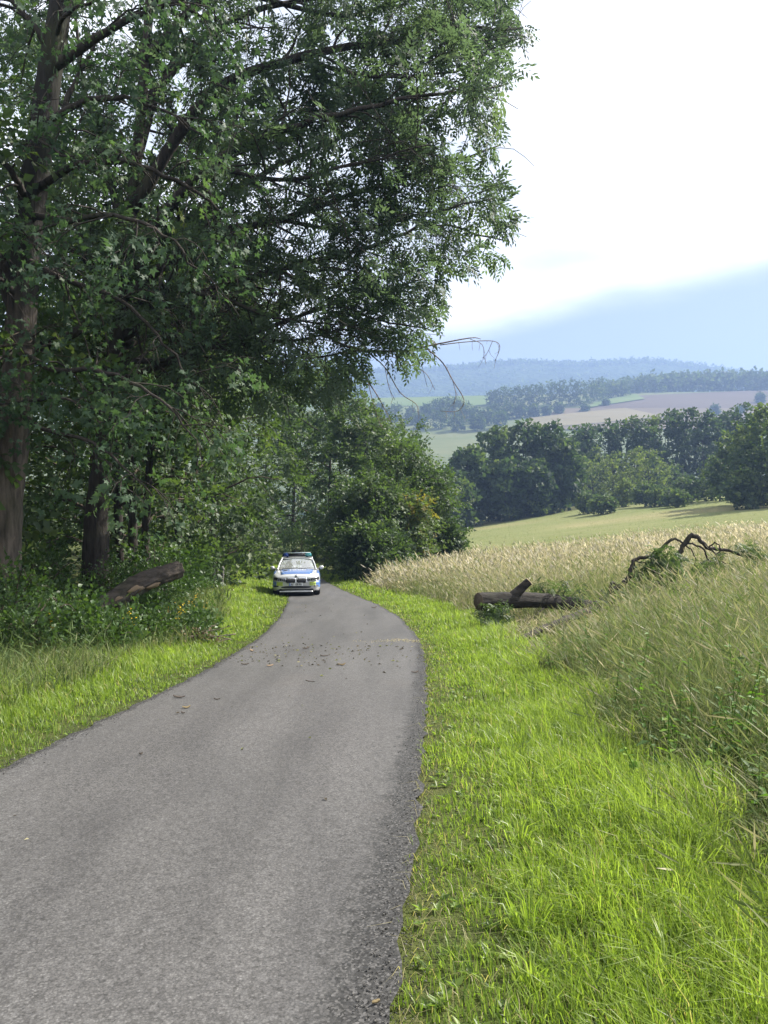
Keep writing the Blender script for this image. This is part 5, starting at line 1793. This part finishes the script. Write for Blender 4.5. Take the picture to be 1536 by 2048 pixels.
def glassmat(name, tint, glare=0.06, rough=0.02):
    def b(n):
        gl = n.node('ShaderNodeBsdfGlossy', in_Roughness=rough)
        gl.inputs['Color'].default_value = (0.95, 0.97, 1, 1)
        tr = n.node('ShaderNodeBsdfTransparent')
        tr.inputs['Color'].default_value = (*tint, 1)
        fr = n.node('ShaderNodeFresnel', in_IOR=1.52)
        ma = n.node('ShaderNodeMath', operation='MULTIPLY_ADD')
        n.link(fr.outputs[0], ma.inputs[0])
        ma.inputs[1].default_value = 2.4
        ma.inputs[2].default_value = 0.06
        ms = n.node('ShaderNodeMixShader')
        n.link(ma.outputs[0], ms.inputs[0])
        n.link(tr.outputs[0], ms.inputs[1])
        n.link(gl.outputs[0], ms.inputs[2])
        df = n.node('ShaderNodeBsdfDiffuse')      # pale film: glare on the glass put in as diffuse colour
        df.inputs['Color'].default_value = (0.62, 0.64, 0.62, 1)
        m2 = n.node('ShaderNodeMixShader')
        m2.inputs[0].default_value = glare
        n.link(ms.outputs[0], m2.inputs[1])
        n.link(df.outputs[0], m2.inputs[2])
        n.link(m2.outputs[0], n.out.inputs['Surface'])
    return mat(name, b)


M_GLASS = glassmat("window_glass", (0.72, 0.78, 0.76))
M_SCREEN = glassmat("windscreen_glass", (0.72, 0.78, 0.76), 0.24)
M_BLUELENS = plain("blue_lens", (0.02, 0.08, 0.42), 0.12, 0.6, Transmission_Weight=0.55)
M_LITLENS = plain("lit_blue_lens", (0.12, 0.55, 0.62), 0.12, 0.6, Transmission_Weight=0.55)  # blue lens with the light shining through put into its colour

CY = 31.0
cx = -3.52
slope = math.atan(float(ground_z(cx, CY - 1.4) - ground_z(cx, CY + 1.4)) / 2.8)
cz = float(ground_z(cx, CY)) + 0.03
car = thing("police_car", "white, blue and neon yellow police estate car facing the camera, left wheels on the grass", "police car", (cx, CY, cz), (-slope, 0, R(5.5)))


def car_profile(y):
    """underside, deck height, half width and shoulder height of the body at a station (front is -y)"""
    ys = [-2.36, -2.33, -2.25, -2.10, -1.85, -1.2, -0.8, 0, 1.5, 2.05, 2.25, 2.34]
    zt = np.interp(y, ys, [0.70, 0.76, 0.82, 0.87, 0.905, 0.965, 1.0, 1.0, 1.02, 1.0, 0.95, 0.85])
    w = np.interp(y, ys, [0.62, 0.72, 0.80, 0.865, 0.905, 0.913, 0.913, 0.913, 0.910, 0.87, 0.82, 0.74])
    zs = np.interp(y, ys, [0.64, 0.69, 0.735, 0.78, 0.835, 0.89, 0.925, 0.935, 0.96, 0.95, 0.9, 0.80])
    zb = np.interp(y, ys, [0.27, 0.22, 0.19, 0.18, 0.17, 0.17, 0.17, 0.17, 0.18, 0.24, 0.28, 0.34])
    for yw in (-1.42, 1.43):
        d = abs(y - yw)
        if d < 0.375:
            zb = max(zb, 0.335 + math.sqrt(0.375 ** 2 - d * d))
    return zb, zt, w, zs


st = np.unique(np.concatenate([np.linspace(-2.36, 2.34, 60), [-1.795, -1.045, 1.055, 1.805, -2.345, -2.3]]))
V, half = [], 10
for y in st:
    zb, zt, w, zs = car_profile(y)
    zm = max(zb + 0.02, 0.52)
    pts = [(0, zb), (0.8 * w, zb), (0.955 * w, zb + 0.02), (0.985 * w, min(zb + 0.10, zm - 0.01)), (w, zm), (0.995 * w, zm + (zs - zm) * 0.55), (0.955 * w, zs), (0.86 * w, zs + (zt - zs) * 0.35), (0.5 * w, zt - 0.008), (0, zt)]
    row = pts + [(-x, z) for x, z in pts[-2:0:-1]]
    V += [(x, y, z) for x, z in row]
m = len(row)
Q, mi = [], []
for i in range(len(st) - 1):
    for j in range(m):
        k = (j + 1) % m
        Q.append((i * m + j, i * m + k, (i + 1) * m + k, (i + 1) * m + j))
        ym, zmid = (st[i] + st[i + 1]) / 2, np.mean([V[q_][2] for q_ in Q[-1]])
        xm = abs(np.mean([V[q_][0] for q_ in Q[-1]]))
        deck = j in (8, 9) and -0.9 < ym < 2.0
        if j in (0, 17) or j in (1, 16):
            mi.append(3)
        elif deck or (j in (7, 10) and -0.72 < ym < 2.0):
            mi.append(3)
        elif xm > 0.8 and -1.9 < ym < 1.9 and 0.45 < zmid < 0.93:
            mi.append(1)
        else:
            mi.append(0)
nV = len(V)
V += [(0, st[0] - 0.0, 0.48), (0, st[-1], 0.6)]
T = [(nV, (j + 1) % m, j) for j in range(m)] + [(nV + 1, (len(st) - 1) * m + j, (len(st) - 1) * m + (j + 1) % m) for j in range(m)]
body = mesh_obj("body", V, T, [M_WHITE, M_BLUE, M_NEON, M_BLACKP], car, quads=Q, smooth=True)
for p, k in zip(body.data.polygons[len(T):], mi):
    p.material_index = k
bv = body.modifiers.new("bevel", 'BEVEL')
bv.width = 0.004
bv.limit_method = 'ANGLE'


def fy(x, z):
    """front face of the bumper at this place"""
    ax_ = abs(x)
    y = np.interp(ax_, [0, 0.3, 0.55, 0.62, 0.72, 0.80, 0.865, 0.905], [-2.385, -2.378, -2.364, -2.355, -2.325, -2.245, -2.10, -1.87])
    return float(y)


def front_piece(name, top, bot, x0, x1, material, off=0.012, thick=0.05, n=14, parent=None, dy=None):
    """piece following the curve of the car's nose between two edge curves top(x), bot(x)"""
    g = Geo()
    xs = np.linspace(x0, x1, n)
    A, Bk = [], []
    for x in xs:
        y = fy(x, 0) if dy is None else dy(x)
        for z in (top(x), (top(x) + bot(x)) / 2, bot(x)):
            A.append((x, y - off, z))
            Bk.append((x, y - off + thick, z))
    Vv = A + Bk
    N = len(A)
    T = []
    for i in range(n - 1):
        for j in range(2):
            a, b, c, d = i * 3 + j, i * 3 + j + 1, i * 3 + j + 4, i * 3 + j + 3
            T += [(a, b, c), (a, c, d)]
        for j, s in ((0, 1), (2, -1)):
            a, b = i * 3 + j, (i + 1) * 3 + j
            T += [(a, b, N + b), (a, N + b, N + a)]
    for i in (0, n - 1):
        for j in range(2):
            a, b = i * 3 + j, i * 3 + j + 1
            T += [(a, b, N + b), (a, N + b, N + a)]
    g.add(Vv, T)
    return g.build(name, material, parent or car)


def arc(xa, xb, za, zb):
    return lambda x: za + (zb - za) * (x - xa) / (xb - xa)


for s in (-1, 1):
    # kidney grille: chrome surround, black inset, upright slats
    xa, xb = (0.032, 0.385) if s > 0 else (-0.385, -0.032)
    e = lambda x, a=xa, b=xb: max(0.0, 1 - abs((x - (a + b) / 2) / ((b - a) / 2)) ** 6)
    gr = front_piece("grille_surround", lambda x, e=e: 0.60 + 0.095 * (0.75 + 0.25 * e(x)) + 0.006, lambda x, e=e: 0.60 - 0.105 * (0.62 + 0.38 * e(x)), xa - 0.015, xb + 0.015, M_CHROME, 0.022)
    tag(front_piece("grille", lambda x, e=e: 0.60 + 0.078 * (0.7 + 0.3 * e(x)), lambda x, e=e: 0.60 - 0.088 * (0.6 + 0.4 * e(x)), xa + 0.005, xb - 0.005, M_GLOSSB, 0.030, 0.02, parent=car))
    for k in range(7):
        xk = xa + 0.03 + k * (xb - xa - 0.06) / 6
        front_piece("grille_slat", lambda x: 0.66, lambda x: 0.53, xk - 0.006, xk + 0.006, M_BLACKP, 0.042, 0.02, 2)
    # headlight: black housing, two lamp rings
    xa, xb = (0.415, 0.86) if s > 0 else (-0.86, -0.415)
    hl = front_piece("headlight", lambda x: 0.655 + 0.06 * max(0, abs(x) - 0.40) / 0.44, lambda x: 0.555 + 0.05 * max(0, abs(x) - 0.40) / 0.44, xa, xb, M_GLOSSB, 0.016, 0.04)
    for xc in (0.50, 0.66):
        g = Geo()
        y = fy(xc, 0.6) - 0.03
        a = np.linspace(0, 2 * np.pi, 15)
        tube(g, np.stack([s * xc + 0.042 * np.cos(a), np.full(15, y), 0.615 + 0.04 * np.sin(a)], 1), 0.007, 5, cap=False)
        g.build("lamp_ring", M_LAMP, hl)
    # blue corner foil, neon patch, side intake
    front_piece("blue_foil", lambda x: 0.56 if abs(x) < 0.84 else 0.58, lambda x: 0.34, *((0.745, 0.90) if s > 0 else (-0.90, -0.745)), M_BLUE, 0.008, 0.01)
    front_piece("neon_foil", lambda x: 0.54, lambda x: 0.395, *((0.50, 0.735) if s > 0 else (-0.735, -0.50)), M_NEON, 0.008, 0.01)
    front_piece("side_intake", lambda x: 0.405, lambda x: 0.355, *((0.66, 0.84) if s > 0 else (-0.84, -0.66)), M_BLACKP, 0.014, 0.02)
front_piece("lower_intake", lambda x: 0.385 - 0.02 * (abs(x) / 0.56) ** 4, lambda x: 0.30 - 0.0 * abs(x) + 0.03 * (abs(x) / 0.56) ** 6, -0.56, 0.56, M_BLACKP, 0.014, 0.03, 22)
front_piece("bumper_lip", lambda x: 0.215 - 0.02 * (abs(x) / 0.62) ** 4, lambda x: 0.165, -0.62, 0.62, M_WHITE, 0.03, 0.12, 22)
front_piece("lip_gap", lambda x: 0.255, lambda x: 0.218, -0.70, 0.70, M_BLACKP, 0.012, 0.05, 22)
pl = front_piece("number_plate", lambda x: 0.505, lambda x: 0.395, -0.26, 0.26, M_PLATE, 0.030, 0.012, 4)
front_piece("blue_band", lambda x: 0.502, lambda x: 0.398, -0.257, -0.215, M_BLUE, 0.0335, 0.003, 2, pl)
for k, x0 in enumerate((-0.19, -0.14, -0.02, 0.04, 0.10, 0.16)):        # unreadable black characters
    front_piece("character", lambda x: 0.485, lambda x: 0.415, x0, x0 + 0.03, M_GLOSSB, 0.0335, 0.003, 2, pl)
g = Geo()
a = np.linspace(0, 2 * np.pi, 16, endpoint=False)
for rr, yy, nm, mt in ((0.041, -2.345, "badge", M_CHROME),):
    pass
badge = None
for rr, dz, nm, mt in ((0.042, 0.0, "badge", M_GLOSSB), (0.028, 0.006, "badge_disc", M_PLATE)):
    g = Geo()
    ring = np.stack([rr * np.cos(a), -2.33 - dz + 0.5 * rr * np.sin(a), 0.765 + dz + 0.8 * rr * np.sin(a)], 1)
    tube(g, [(0, -2.33 + 0.02, 0.755), (0, -2.345 - dz, 0.768 + dz)], rr, 16)
    ob = g.build(nm, mt, badge or car)
    badge = badge or ob
# badge quarters in blue
g = Geo()
for a0 in (0, math.pi):
    aa = np.linspace(a0, a0 + math.pi / 2, 5)
    V_ = [(0, -2.3525, 0.7745)] + [(0.027 * math.cos(t), -2.3525 + 0.012 * math.sin(t), 0.7745 + 0.024 * math.sin(t)) for t in aa]
    g.add(V_, [(0, i, i + 1) for i in range(1, 5)])
g.build("badge_quarter", M_BLUE, badge)


def top_piece(name, fz, xa, xb, ya, yb, material, nx=9, ny=9, off=0.006, parent=None):
    """foil or panel lying on the bonnet or roof between edge functions of y"""
    Vv, Qv = [], []
    for j, y in enumerate(np.linspace(ya, yb, ny)):
        for i, f in enumerate(np.linspace(0, 1, nx)):
            x = xa(y) + (xb(y) - xa(y)) * f
            Vv.append((x, y, fz(x, y) + off))
    N = len(Vv)
    Vv += [(x, y, z - 0.012) for x, y, z in Vv]
    for j in range(ny - 1):
        for i in range(nx - 1):
            k = j * nx + i
            Qv += [(k, k + 1, k + 1 + nx, k + nx), (N + k, N + k + nx, N + k + 1 + nx, N + k + 1)]
    edge = [(i, i + 1) for i in range(nx - 1)] + [((ny - 1) * nx + i + 1, (ny - 1) * nx + i) for i in range(nx - 1)] + [((j + 1) * nx, j * nx) for j in range(ny - 1)] + [(j * nx + nx - 1, (j + 1) * nx + nx - 1) for j in range(ny - 1)]
    Qv += [(b, a_, N + a_, N + b) for a_, b in edge]
    return mesh_obj(name, Vv, None, material, parent or car, quads=Qv, smooth=False)


def bonnet_z(x, y):
    zb, zt, w, zs = car_profile(y)
    ax_ = abs(x) / w
    return float(np.interp(ax_, [0, 0.5, 0.86, 0.955], [zt, zt - 0.008, zs + (zt - zs) * 0.35, zs]))


top_piece("bonnet_foil", bonnet_z, lambda y: -0.58 - 0.06 * (y + 2.2), lambda y: 0.58 + 0.06 * (y + 2.2), -2.2, -0.98, M_BLUE, 13, 12)
top_piece("bonnet_emblem", bonnet_z, lambda y: -0.50, lambda y: -0.34, -1.50, -1.22, M_GLOSSB, 4, 4, 0.011)
# POLIZEI on the bonnet in white foil letters
GLY = {'P': ["110", "101", "110", "100", "100"], 'O': ["111", "101", "101", "101", "111"], 'L': ["100", "100", "100", "100", "111"], 'I': ["1", "1", "1", "1", "1"], 'Z': ["111", "001", "010", "100", "111"], 'E': ["111", "100", "110", "100", "111"]}
pen = -0.26
for ch in "POLIZEI":
    rows = GLY[ch]
    wch = len(rows[0])
    g = Geo()
    for j, r_ in enumerate(rows):
        for i, c in enumerate(r_):
            if c == '1':
                x0, y0 = pen + i * 0.026, -1.46 + j * 0.05
                q_ = [(x0, y0), (x0 + 0.026, y0), (x0 + 0.026, y0 + 0.05), (x0, y0 + 0.05)]
                g.add([(x, y, bonnet_z(x, y) + 0.014) for x, y in q_], [(0, 1, 2), (0, 2, 3)])
    g.build("letter", M_PLATE, car)
    pen += (wch + 1) * 0.026

# greenhouse
def gh(y, top):
    """half width and height of the roof edge / belt line"""
    if top:
        return np.interp(y, [-0.28, 0.2, 1.0, 1.75], [0.545, 0.575, 0.575, 0.53]), np.interp(y, [-0.28, 0.2, 0.8, 1.75], [1.375, 1.415, 1.425, 1.385])
    return np.interp(y, [-0.95, 0.0, 1.4, 2.2], [0.745, 0.80, 0.80, 0.70]), np.interp(y, [-0.95, 0, 2.2], [0.975, 0.99, 0.99])


top_piece("roof", lambda x, y: float(gh(y, 1)[1]) + 0.028 * (1 - (abs(x) / 0.58) ** 2), lambda y: -float(gh(y, 1)[0]) - 0.02, lambda y: float(gh(y, 1)[0]) + 0.02, -0.30, 1.80, M_WHITE, 11, 12, 0.01)


def panel(name, pts, material, nrm, thick=0.006):
    g = Geo()
    p = np.array(pts, float)
    n = len(p)
    nn = np.array(nrm) * thick
    Vv = np.concatenate([p, p - nn])
    T = [(0, i, i + 1) for i in range(1, n - 1)] + [(n, n + i + 1, n + i) for i in range(1, n - 1)]
    for i in range(n):
        j = (i + 1) % n
        T += [(i, n + i, j), (j, n + i, n + j)]
    g.add(Vv, T)
    return g.build(name, material, car)


# windscreen, gently curved
Vv, Qv = [], []
for j, f in enumerate(np.linspace(0, 1, 7)):
    for i, sx in enumerate(np.linspace(-1, 1, 13)):
        hw = 0.715 + (0.54 - 0.715) * f
        y = -1.0 + 0.72 * f + 0.10 * sx * sx * (1 - 0.3 * f)
        Vv.append((sx * hw, y, 0.985 + 0.405 * f - 0.01 * sx * sx))
N = len(Vv)
for j in range(6):
    for i in range(12):
        k = j * 13 + i
        Qv.append((k, k + 1, k + 14, k + 13))
mesh_obj("windscreen", Vv, None, M_SCREEN, car, quads=Qv, smooth=True)
for s in (-1, 1):
    g = Geo()
    tube(g, smooth_path([(s * 0.755, -0.93, 0.955), (s * 0.70, -0.62, 1.15), (s * 0.595, -0.20, 1.395)], 5), 0.034, 7)
    g.build("pillar", M_WHITE, car)
    for y0, y1 in ((0.22, 0.30), (1.25, 1.33)):
        g = Geo()
        tube(g, [(s * 0.795, y0, 0.97), (s * 0.70, (y0 + y1) / 2, 1.2), (s * 0.585, y1, 1.40)], 0.028, 6)
        g.build("pillar", M_GLOSSB, car)
    g = Geo()
    tube(g, smooth_path([(s * 0.74, 2.22, 0.97), (s * 0.67, 2.02, 1.2), (s * 0.55, 1.74, 1.39)], 4), 0.05, 7)
    g.build("pillar", M_WHITE, car)
    g = Geo()
    tube(g, [(s * 0.59, -0.22, 1.40), (s * 0.605, 0.4, 1.425), (s * 0.60, 1.2, 1.42), (s * 0.555, 1.76, 1.395)], 0.028, 6)
    g.build("roof_rail", M_WHITE, car)
    for ya, yb in ((-0.62, 0.22), (0.30, 1.25), (1.33, 2.0)):
        tya, tyb = max(ya + (0.42 if ya < -0.3 else 0.06), -0.2), min(yb + 0.04, 1.72)
        panel("side_window", [(s * float(gh(ya, 0)[0]) * 0.99, ya, 0.985), (s * float(gh(yb, 0)[0]) * 0.99, yb, 0.985), (s * float(gh(tyb, 1)[0]), tyb, 1.385), (s * float(gh(tya, 1)[0]), tya, 1.375)], M_GLASS, (s, 0, 0.3))
    # mirror: housing on a stalk, glass facing back
    g = Geo()
    tube(g, smooth_path([(s * 0.82, -0.62, 0.99), (s * 0.88, -0.64, 1.015), (s * 0.935, -0.66, 1.03), (s * 1.0, -0.65, 1.03), (s * 1.045, -0.62, 1.015)], 3), np.interp(np.linspace(0, 1, 13), [0, 0.3, 0.5, 0.8, 1], [0.02, 0.03, 0.075, 0.08, 0.03]), 10)
    mo = g.build("mirror", M_WHITE, car, True)
    g = Geo()
    tube(g, [(s * 0.86, -0.66, 0.975), (s * 0.95, -0.665, 0.972), (s * 1.02, -0.65, 0.975)], 0.028, 8)
    g.build("mirror_base", M_BLACKP, mo)
    for yw in (-1.42, 1.43):
        g = Geo()
        rr = [(0.19, -0.10), (0.29, -0.115), (0.328, -0.095), (0.335, -0.05), (0.335, 0.05), (0.328, 0.095), (0.29, 0.115), (0.19, 0.10)]
        n = 28
        Vt, Tt = [], []
        for r_, xo in rr:
            for t in np.linspace(0, 2 * np.pi, n, endpoint=False):
                Vt.append((s * 0.785 + xo, yw + r_ * math.cos(t), 0.335 + r_ * math.sin(t)))
        k = len(rr)
        for i in range(k):
            for j in range(n):
                a_, b_ = i * n + j, i * n + (j + 1) % n
                c_, d_ = ((i + 1) % k) * n + j, ((i + 1) % k) * n + (j + 1) % n
                Tt += [(a_, b_, c_), (b_, d_, c_)]
        g.add(Vt, Tt)
        wh = g.build("wheel", M_RUBBER, car, True)
        g = Geo()
        tube(g, [(s * (0.785 + 0.06), yw, 0.335), (s * (0.785 + 0.075), yw, 0.335)], 0.20, 20)
        for k5 in range(5):
            t = k5 * 2 * math.pi / 5
            tube(g, [(s * 0.875, yw + 0.04 * math.cos(t), 0.335 + 0.04 * math.sin(t)), (s * 0.868, yw + 0.19 * math.cos(t), 0.335 + 0.19 * math.sin(t))], 0.022, 5)
        g.build("rim", M_RIM, wh)
panel("rear_window", [(-0.68, 2.16, 1.0), (0.68, 2.16, 1.0), (0.52, 1.80, 1.37), (-0.52, 1.80, 1.37)], M_GLASS, (0, 1, 0.3))
# wipers
for x0, x1 in ((-0.58, 0.0), (0.05, 0.60)):
    g = Geo()
    tube(g, [(x0, -1.005, 1.0), ((x0 + x1) / 2, -1.02, 1.012), (x1, -0.975, 1.03)], 0.012, 5)
    g.build("wiper", M_BLACKP, car)
# light bar on the roof: dark base, blue end lens, end lens coloured cyan as if light shone through, pale top strip
lb = Geo()
box(lb, (-0.56, -0.02, 1.475), (0.56, 0.26, 1.575))
bar = lb.build("light_bar", M_BLACKP, car)
for s, mt in ((-1, M_BLUELENS), (1, M_LITLENS)):
    g = Geo()
    xa, xb = sorted((s * 0.33, s * 0.605))
    Vb = [(xa, -0.045, 1.47), (xb, -0.045, 1.47), (xb, 0.285, 1.47), (xa, 0.285, 1.47), (xa, -0.04, 1.61), (xb - 0.05 * (s > 0), -0.03, 1.61), (xb - 0.05 * (s > 0), 0.27, 1.61), (xa, 0.28, 1.61)]
    if s < 0:
        Vb[4], Vb[7] = (xa + 0.05, -0.03, 1.61), (xa + 0.05, 0.27, 1.61)
    T = []
    for q_ in ((0, 3, 2, 1), (4, 5, 6, 7), (0, 1, 5, 4), (1, 2, 6, 5), (2, 3, 7, 6), (3, 0, 4, 7)):
        T += [(q_[0], q_[1], q_[2]), (q_[0], q_[2], q_[3])]
    g.add(Vb, T)
    g.build("beacon_lens", mt, bar)
g = Geo()
box(g, (-0.54, -0.05, 1.612), (0.54, 0.28, 1.634))
g.build("light_bar_cover", paint("pale_blue_cover", (0.55, 0.66, 0.72)), bar)
for x in (-0.4, 0.4):
    g = Geo()
    box(g, (x - 0.04, 0.05, 1.43), (x + 0.04, 0.2, 1.474))
    g.build("light_bar_foot", M_BLACKP, bar)
g = Geo()
box(g, (-0.30, -0.06, 1.50), (0.30, -0.021, 1.585))
g.build("sign_panel", M_GLOSSB, bar)
# cabin: seats with head rests, dashboard, steering wheel
for s in (-1, 1):
    g = Geo()
    tube(g, smooth_path([(s * 0.37, 0.42, 0.72), (s * 0.37, 0.5, 0.95), (s * 0.37, 0.58, 1.14)], 4), np.array([0.2, 0.23, 0.24, 0.24, 0.23, 0.22, 0.21, 0.2, 0.17]), 9)
    seat = g.build("seat", M_SEAT, car, True)
    g = Geo()
    tube(g, [(s * 0.37, 0.56, 1.17), (s * 0.37, 0.57, 1.2), (s * 0.37, 0.58, 1.28), (s * 0.37, 0.58, 1.31)], np.array([0.05, 0.12, 0.12, 0.06]), 9)
    g.build("head_rest", M_SEAT, seat, True)
g = Geo()
a = np.linspace(0, 2 * np.pi, 19)
tube(g, np.stack([0.37 + 0.185 * np.cos(a), -0.30 - 0.06 * np.sin(a) * -1, 1.03 + 0.17 * np.sin(a)], 1), 0.016, 6, cap=False)
g.build("steering_wheel", M_BLACKP, car)
g = Geo()
tube(g, [(-0.66, -0.62, 0.99), (0, -0.6, 1.005), (0.66, -0.62, 0.99)], 0.07, 8)
g.build("dashboard", M_BLACKP, car, True)

# person on the passenger side, seen dimly through the windscreen
rot = Matrix.Rotation(R(5.5), 4, 'Z') @ Matrix.Rotation(-slope, 4, 'X')
pp = Matrix.Translation((cx, CY, cz)) @ rot @ Vector((-0.36, 0.36, 0.5))
person = thing("person", "person in dark clothing sitting behind the windscreen of the police car", "person", tuple(pp), (-slope, 0, R(5.5)))


def skinned(name, verts, edges, radii, material, parent, sub=2):
    me = bpy.data.meshes.new(name)
    me.from_pydata(verts, edges, [])
    me.materials.append(material)
    o = bpy.data.objects.new(name, me)
    COL.objects.link(o)
    o.parent = parent
    sk = o.modifiers.new("skin", 'SKIN')
    for v, r_ in zip(me.skin_vertices[0].data, radii):
        v.radius = r_ if isinstance(r_, tuple) else (r_, r_)
    me.skin_vertices[0].data[0].use_root = True
    ss = o.modifiers.new("smooth", 'SUBSURF')
    ss.levels = ss.render_levels = sub
    return o


# seated body in one surface: pelvis, spine, neck, head; arms to the lap; thighs and shanks
vv = [(0, 0, 0), (0, 0.02, 0.18), (0, 0.04, 0.36), (0, 0.04, 0.50), (0, 0.01, 0.585), (0, -0.01, 0.66), (0, -0.015, 0.74), (0, 0.0, 0.80),
      (0.17, 0.04, 0.47), (0.22, -0.02, 0.25), (0.14, -0.22, 0.16), (0.10, -0.30, 0.17),
      (-0.17, 0.04, 0.47), (-0.22, -0.02, 0.25), (-0.14, -0.22, 0.16), (-0.10, -0.30, 0.17),
      (0.11, -0.10, 0.0), (0.13, -0.46, 0.03), (0.13, -0.62, -0.22), (-0.11, -0.10, 0.0), (-0.13, -0.46, 0.03), (-0.13, -0.62, -0.22)]
ee = [(0, 1), (1, 2), (2, 3), (3, 4), (4, 5), (5, 6), (6, 7), (3, 8), (8, 9), (9, 10), (10, 11), (3, 12), (12, 13), (13, 14), (14, 15), (0, 16), (16, 17), (17, 18), (0, 19), (19, 20), (20, 21)]
rad = [(0.17, 0.13), (0.155, 0.12), (0.175, 0.125), (0.14, 0.10), 0.058, 0.085, 0.098, 0.06, 0.065, 0.05, 0.04, 0.035, 0.065, 0.05, 0.04, 0.035, 0.095, 0.075, 0.055, 0.095, 0.075, 0.055]
skinned("body", vv, ee, rad, M_UNIFORM, person)
skinned("face", [(0, -0.035, 0.655), (0, -0.05, 0.70), (0, -0.05, 0.75)], [(0, 1), (1, 2)], [0.062, 0.075, 0.07], M_SKIN, person)
skinned("hair", [(0, 0.01, 0.70), (0, 0.0, 0.775), (0, -0.03, 0.80)], [(0, 1), (1, 2)], [0.095, 0.098, 0.075], M_HAIR, person)
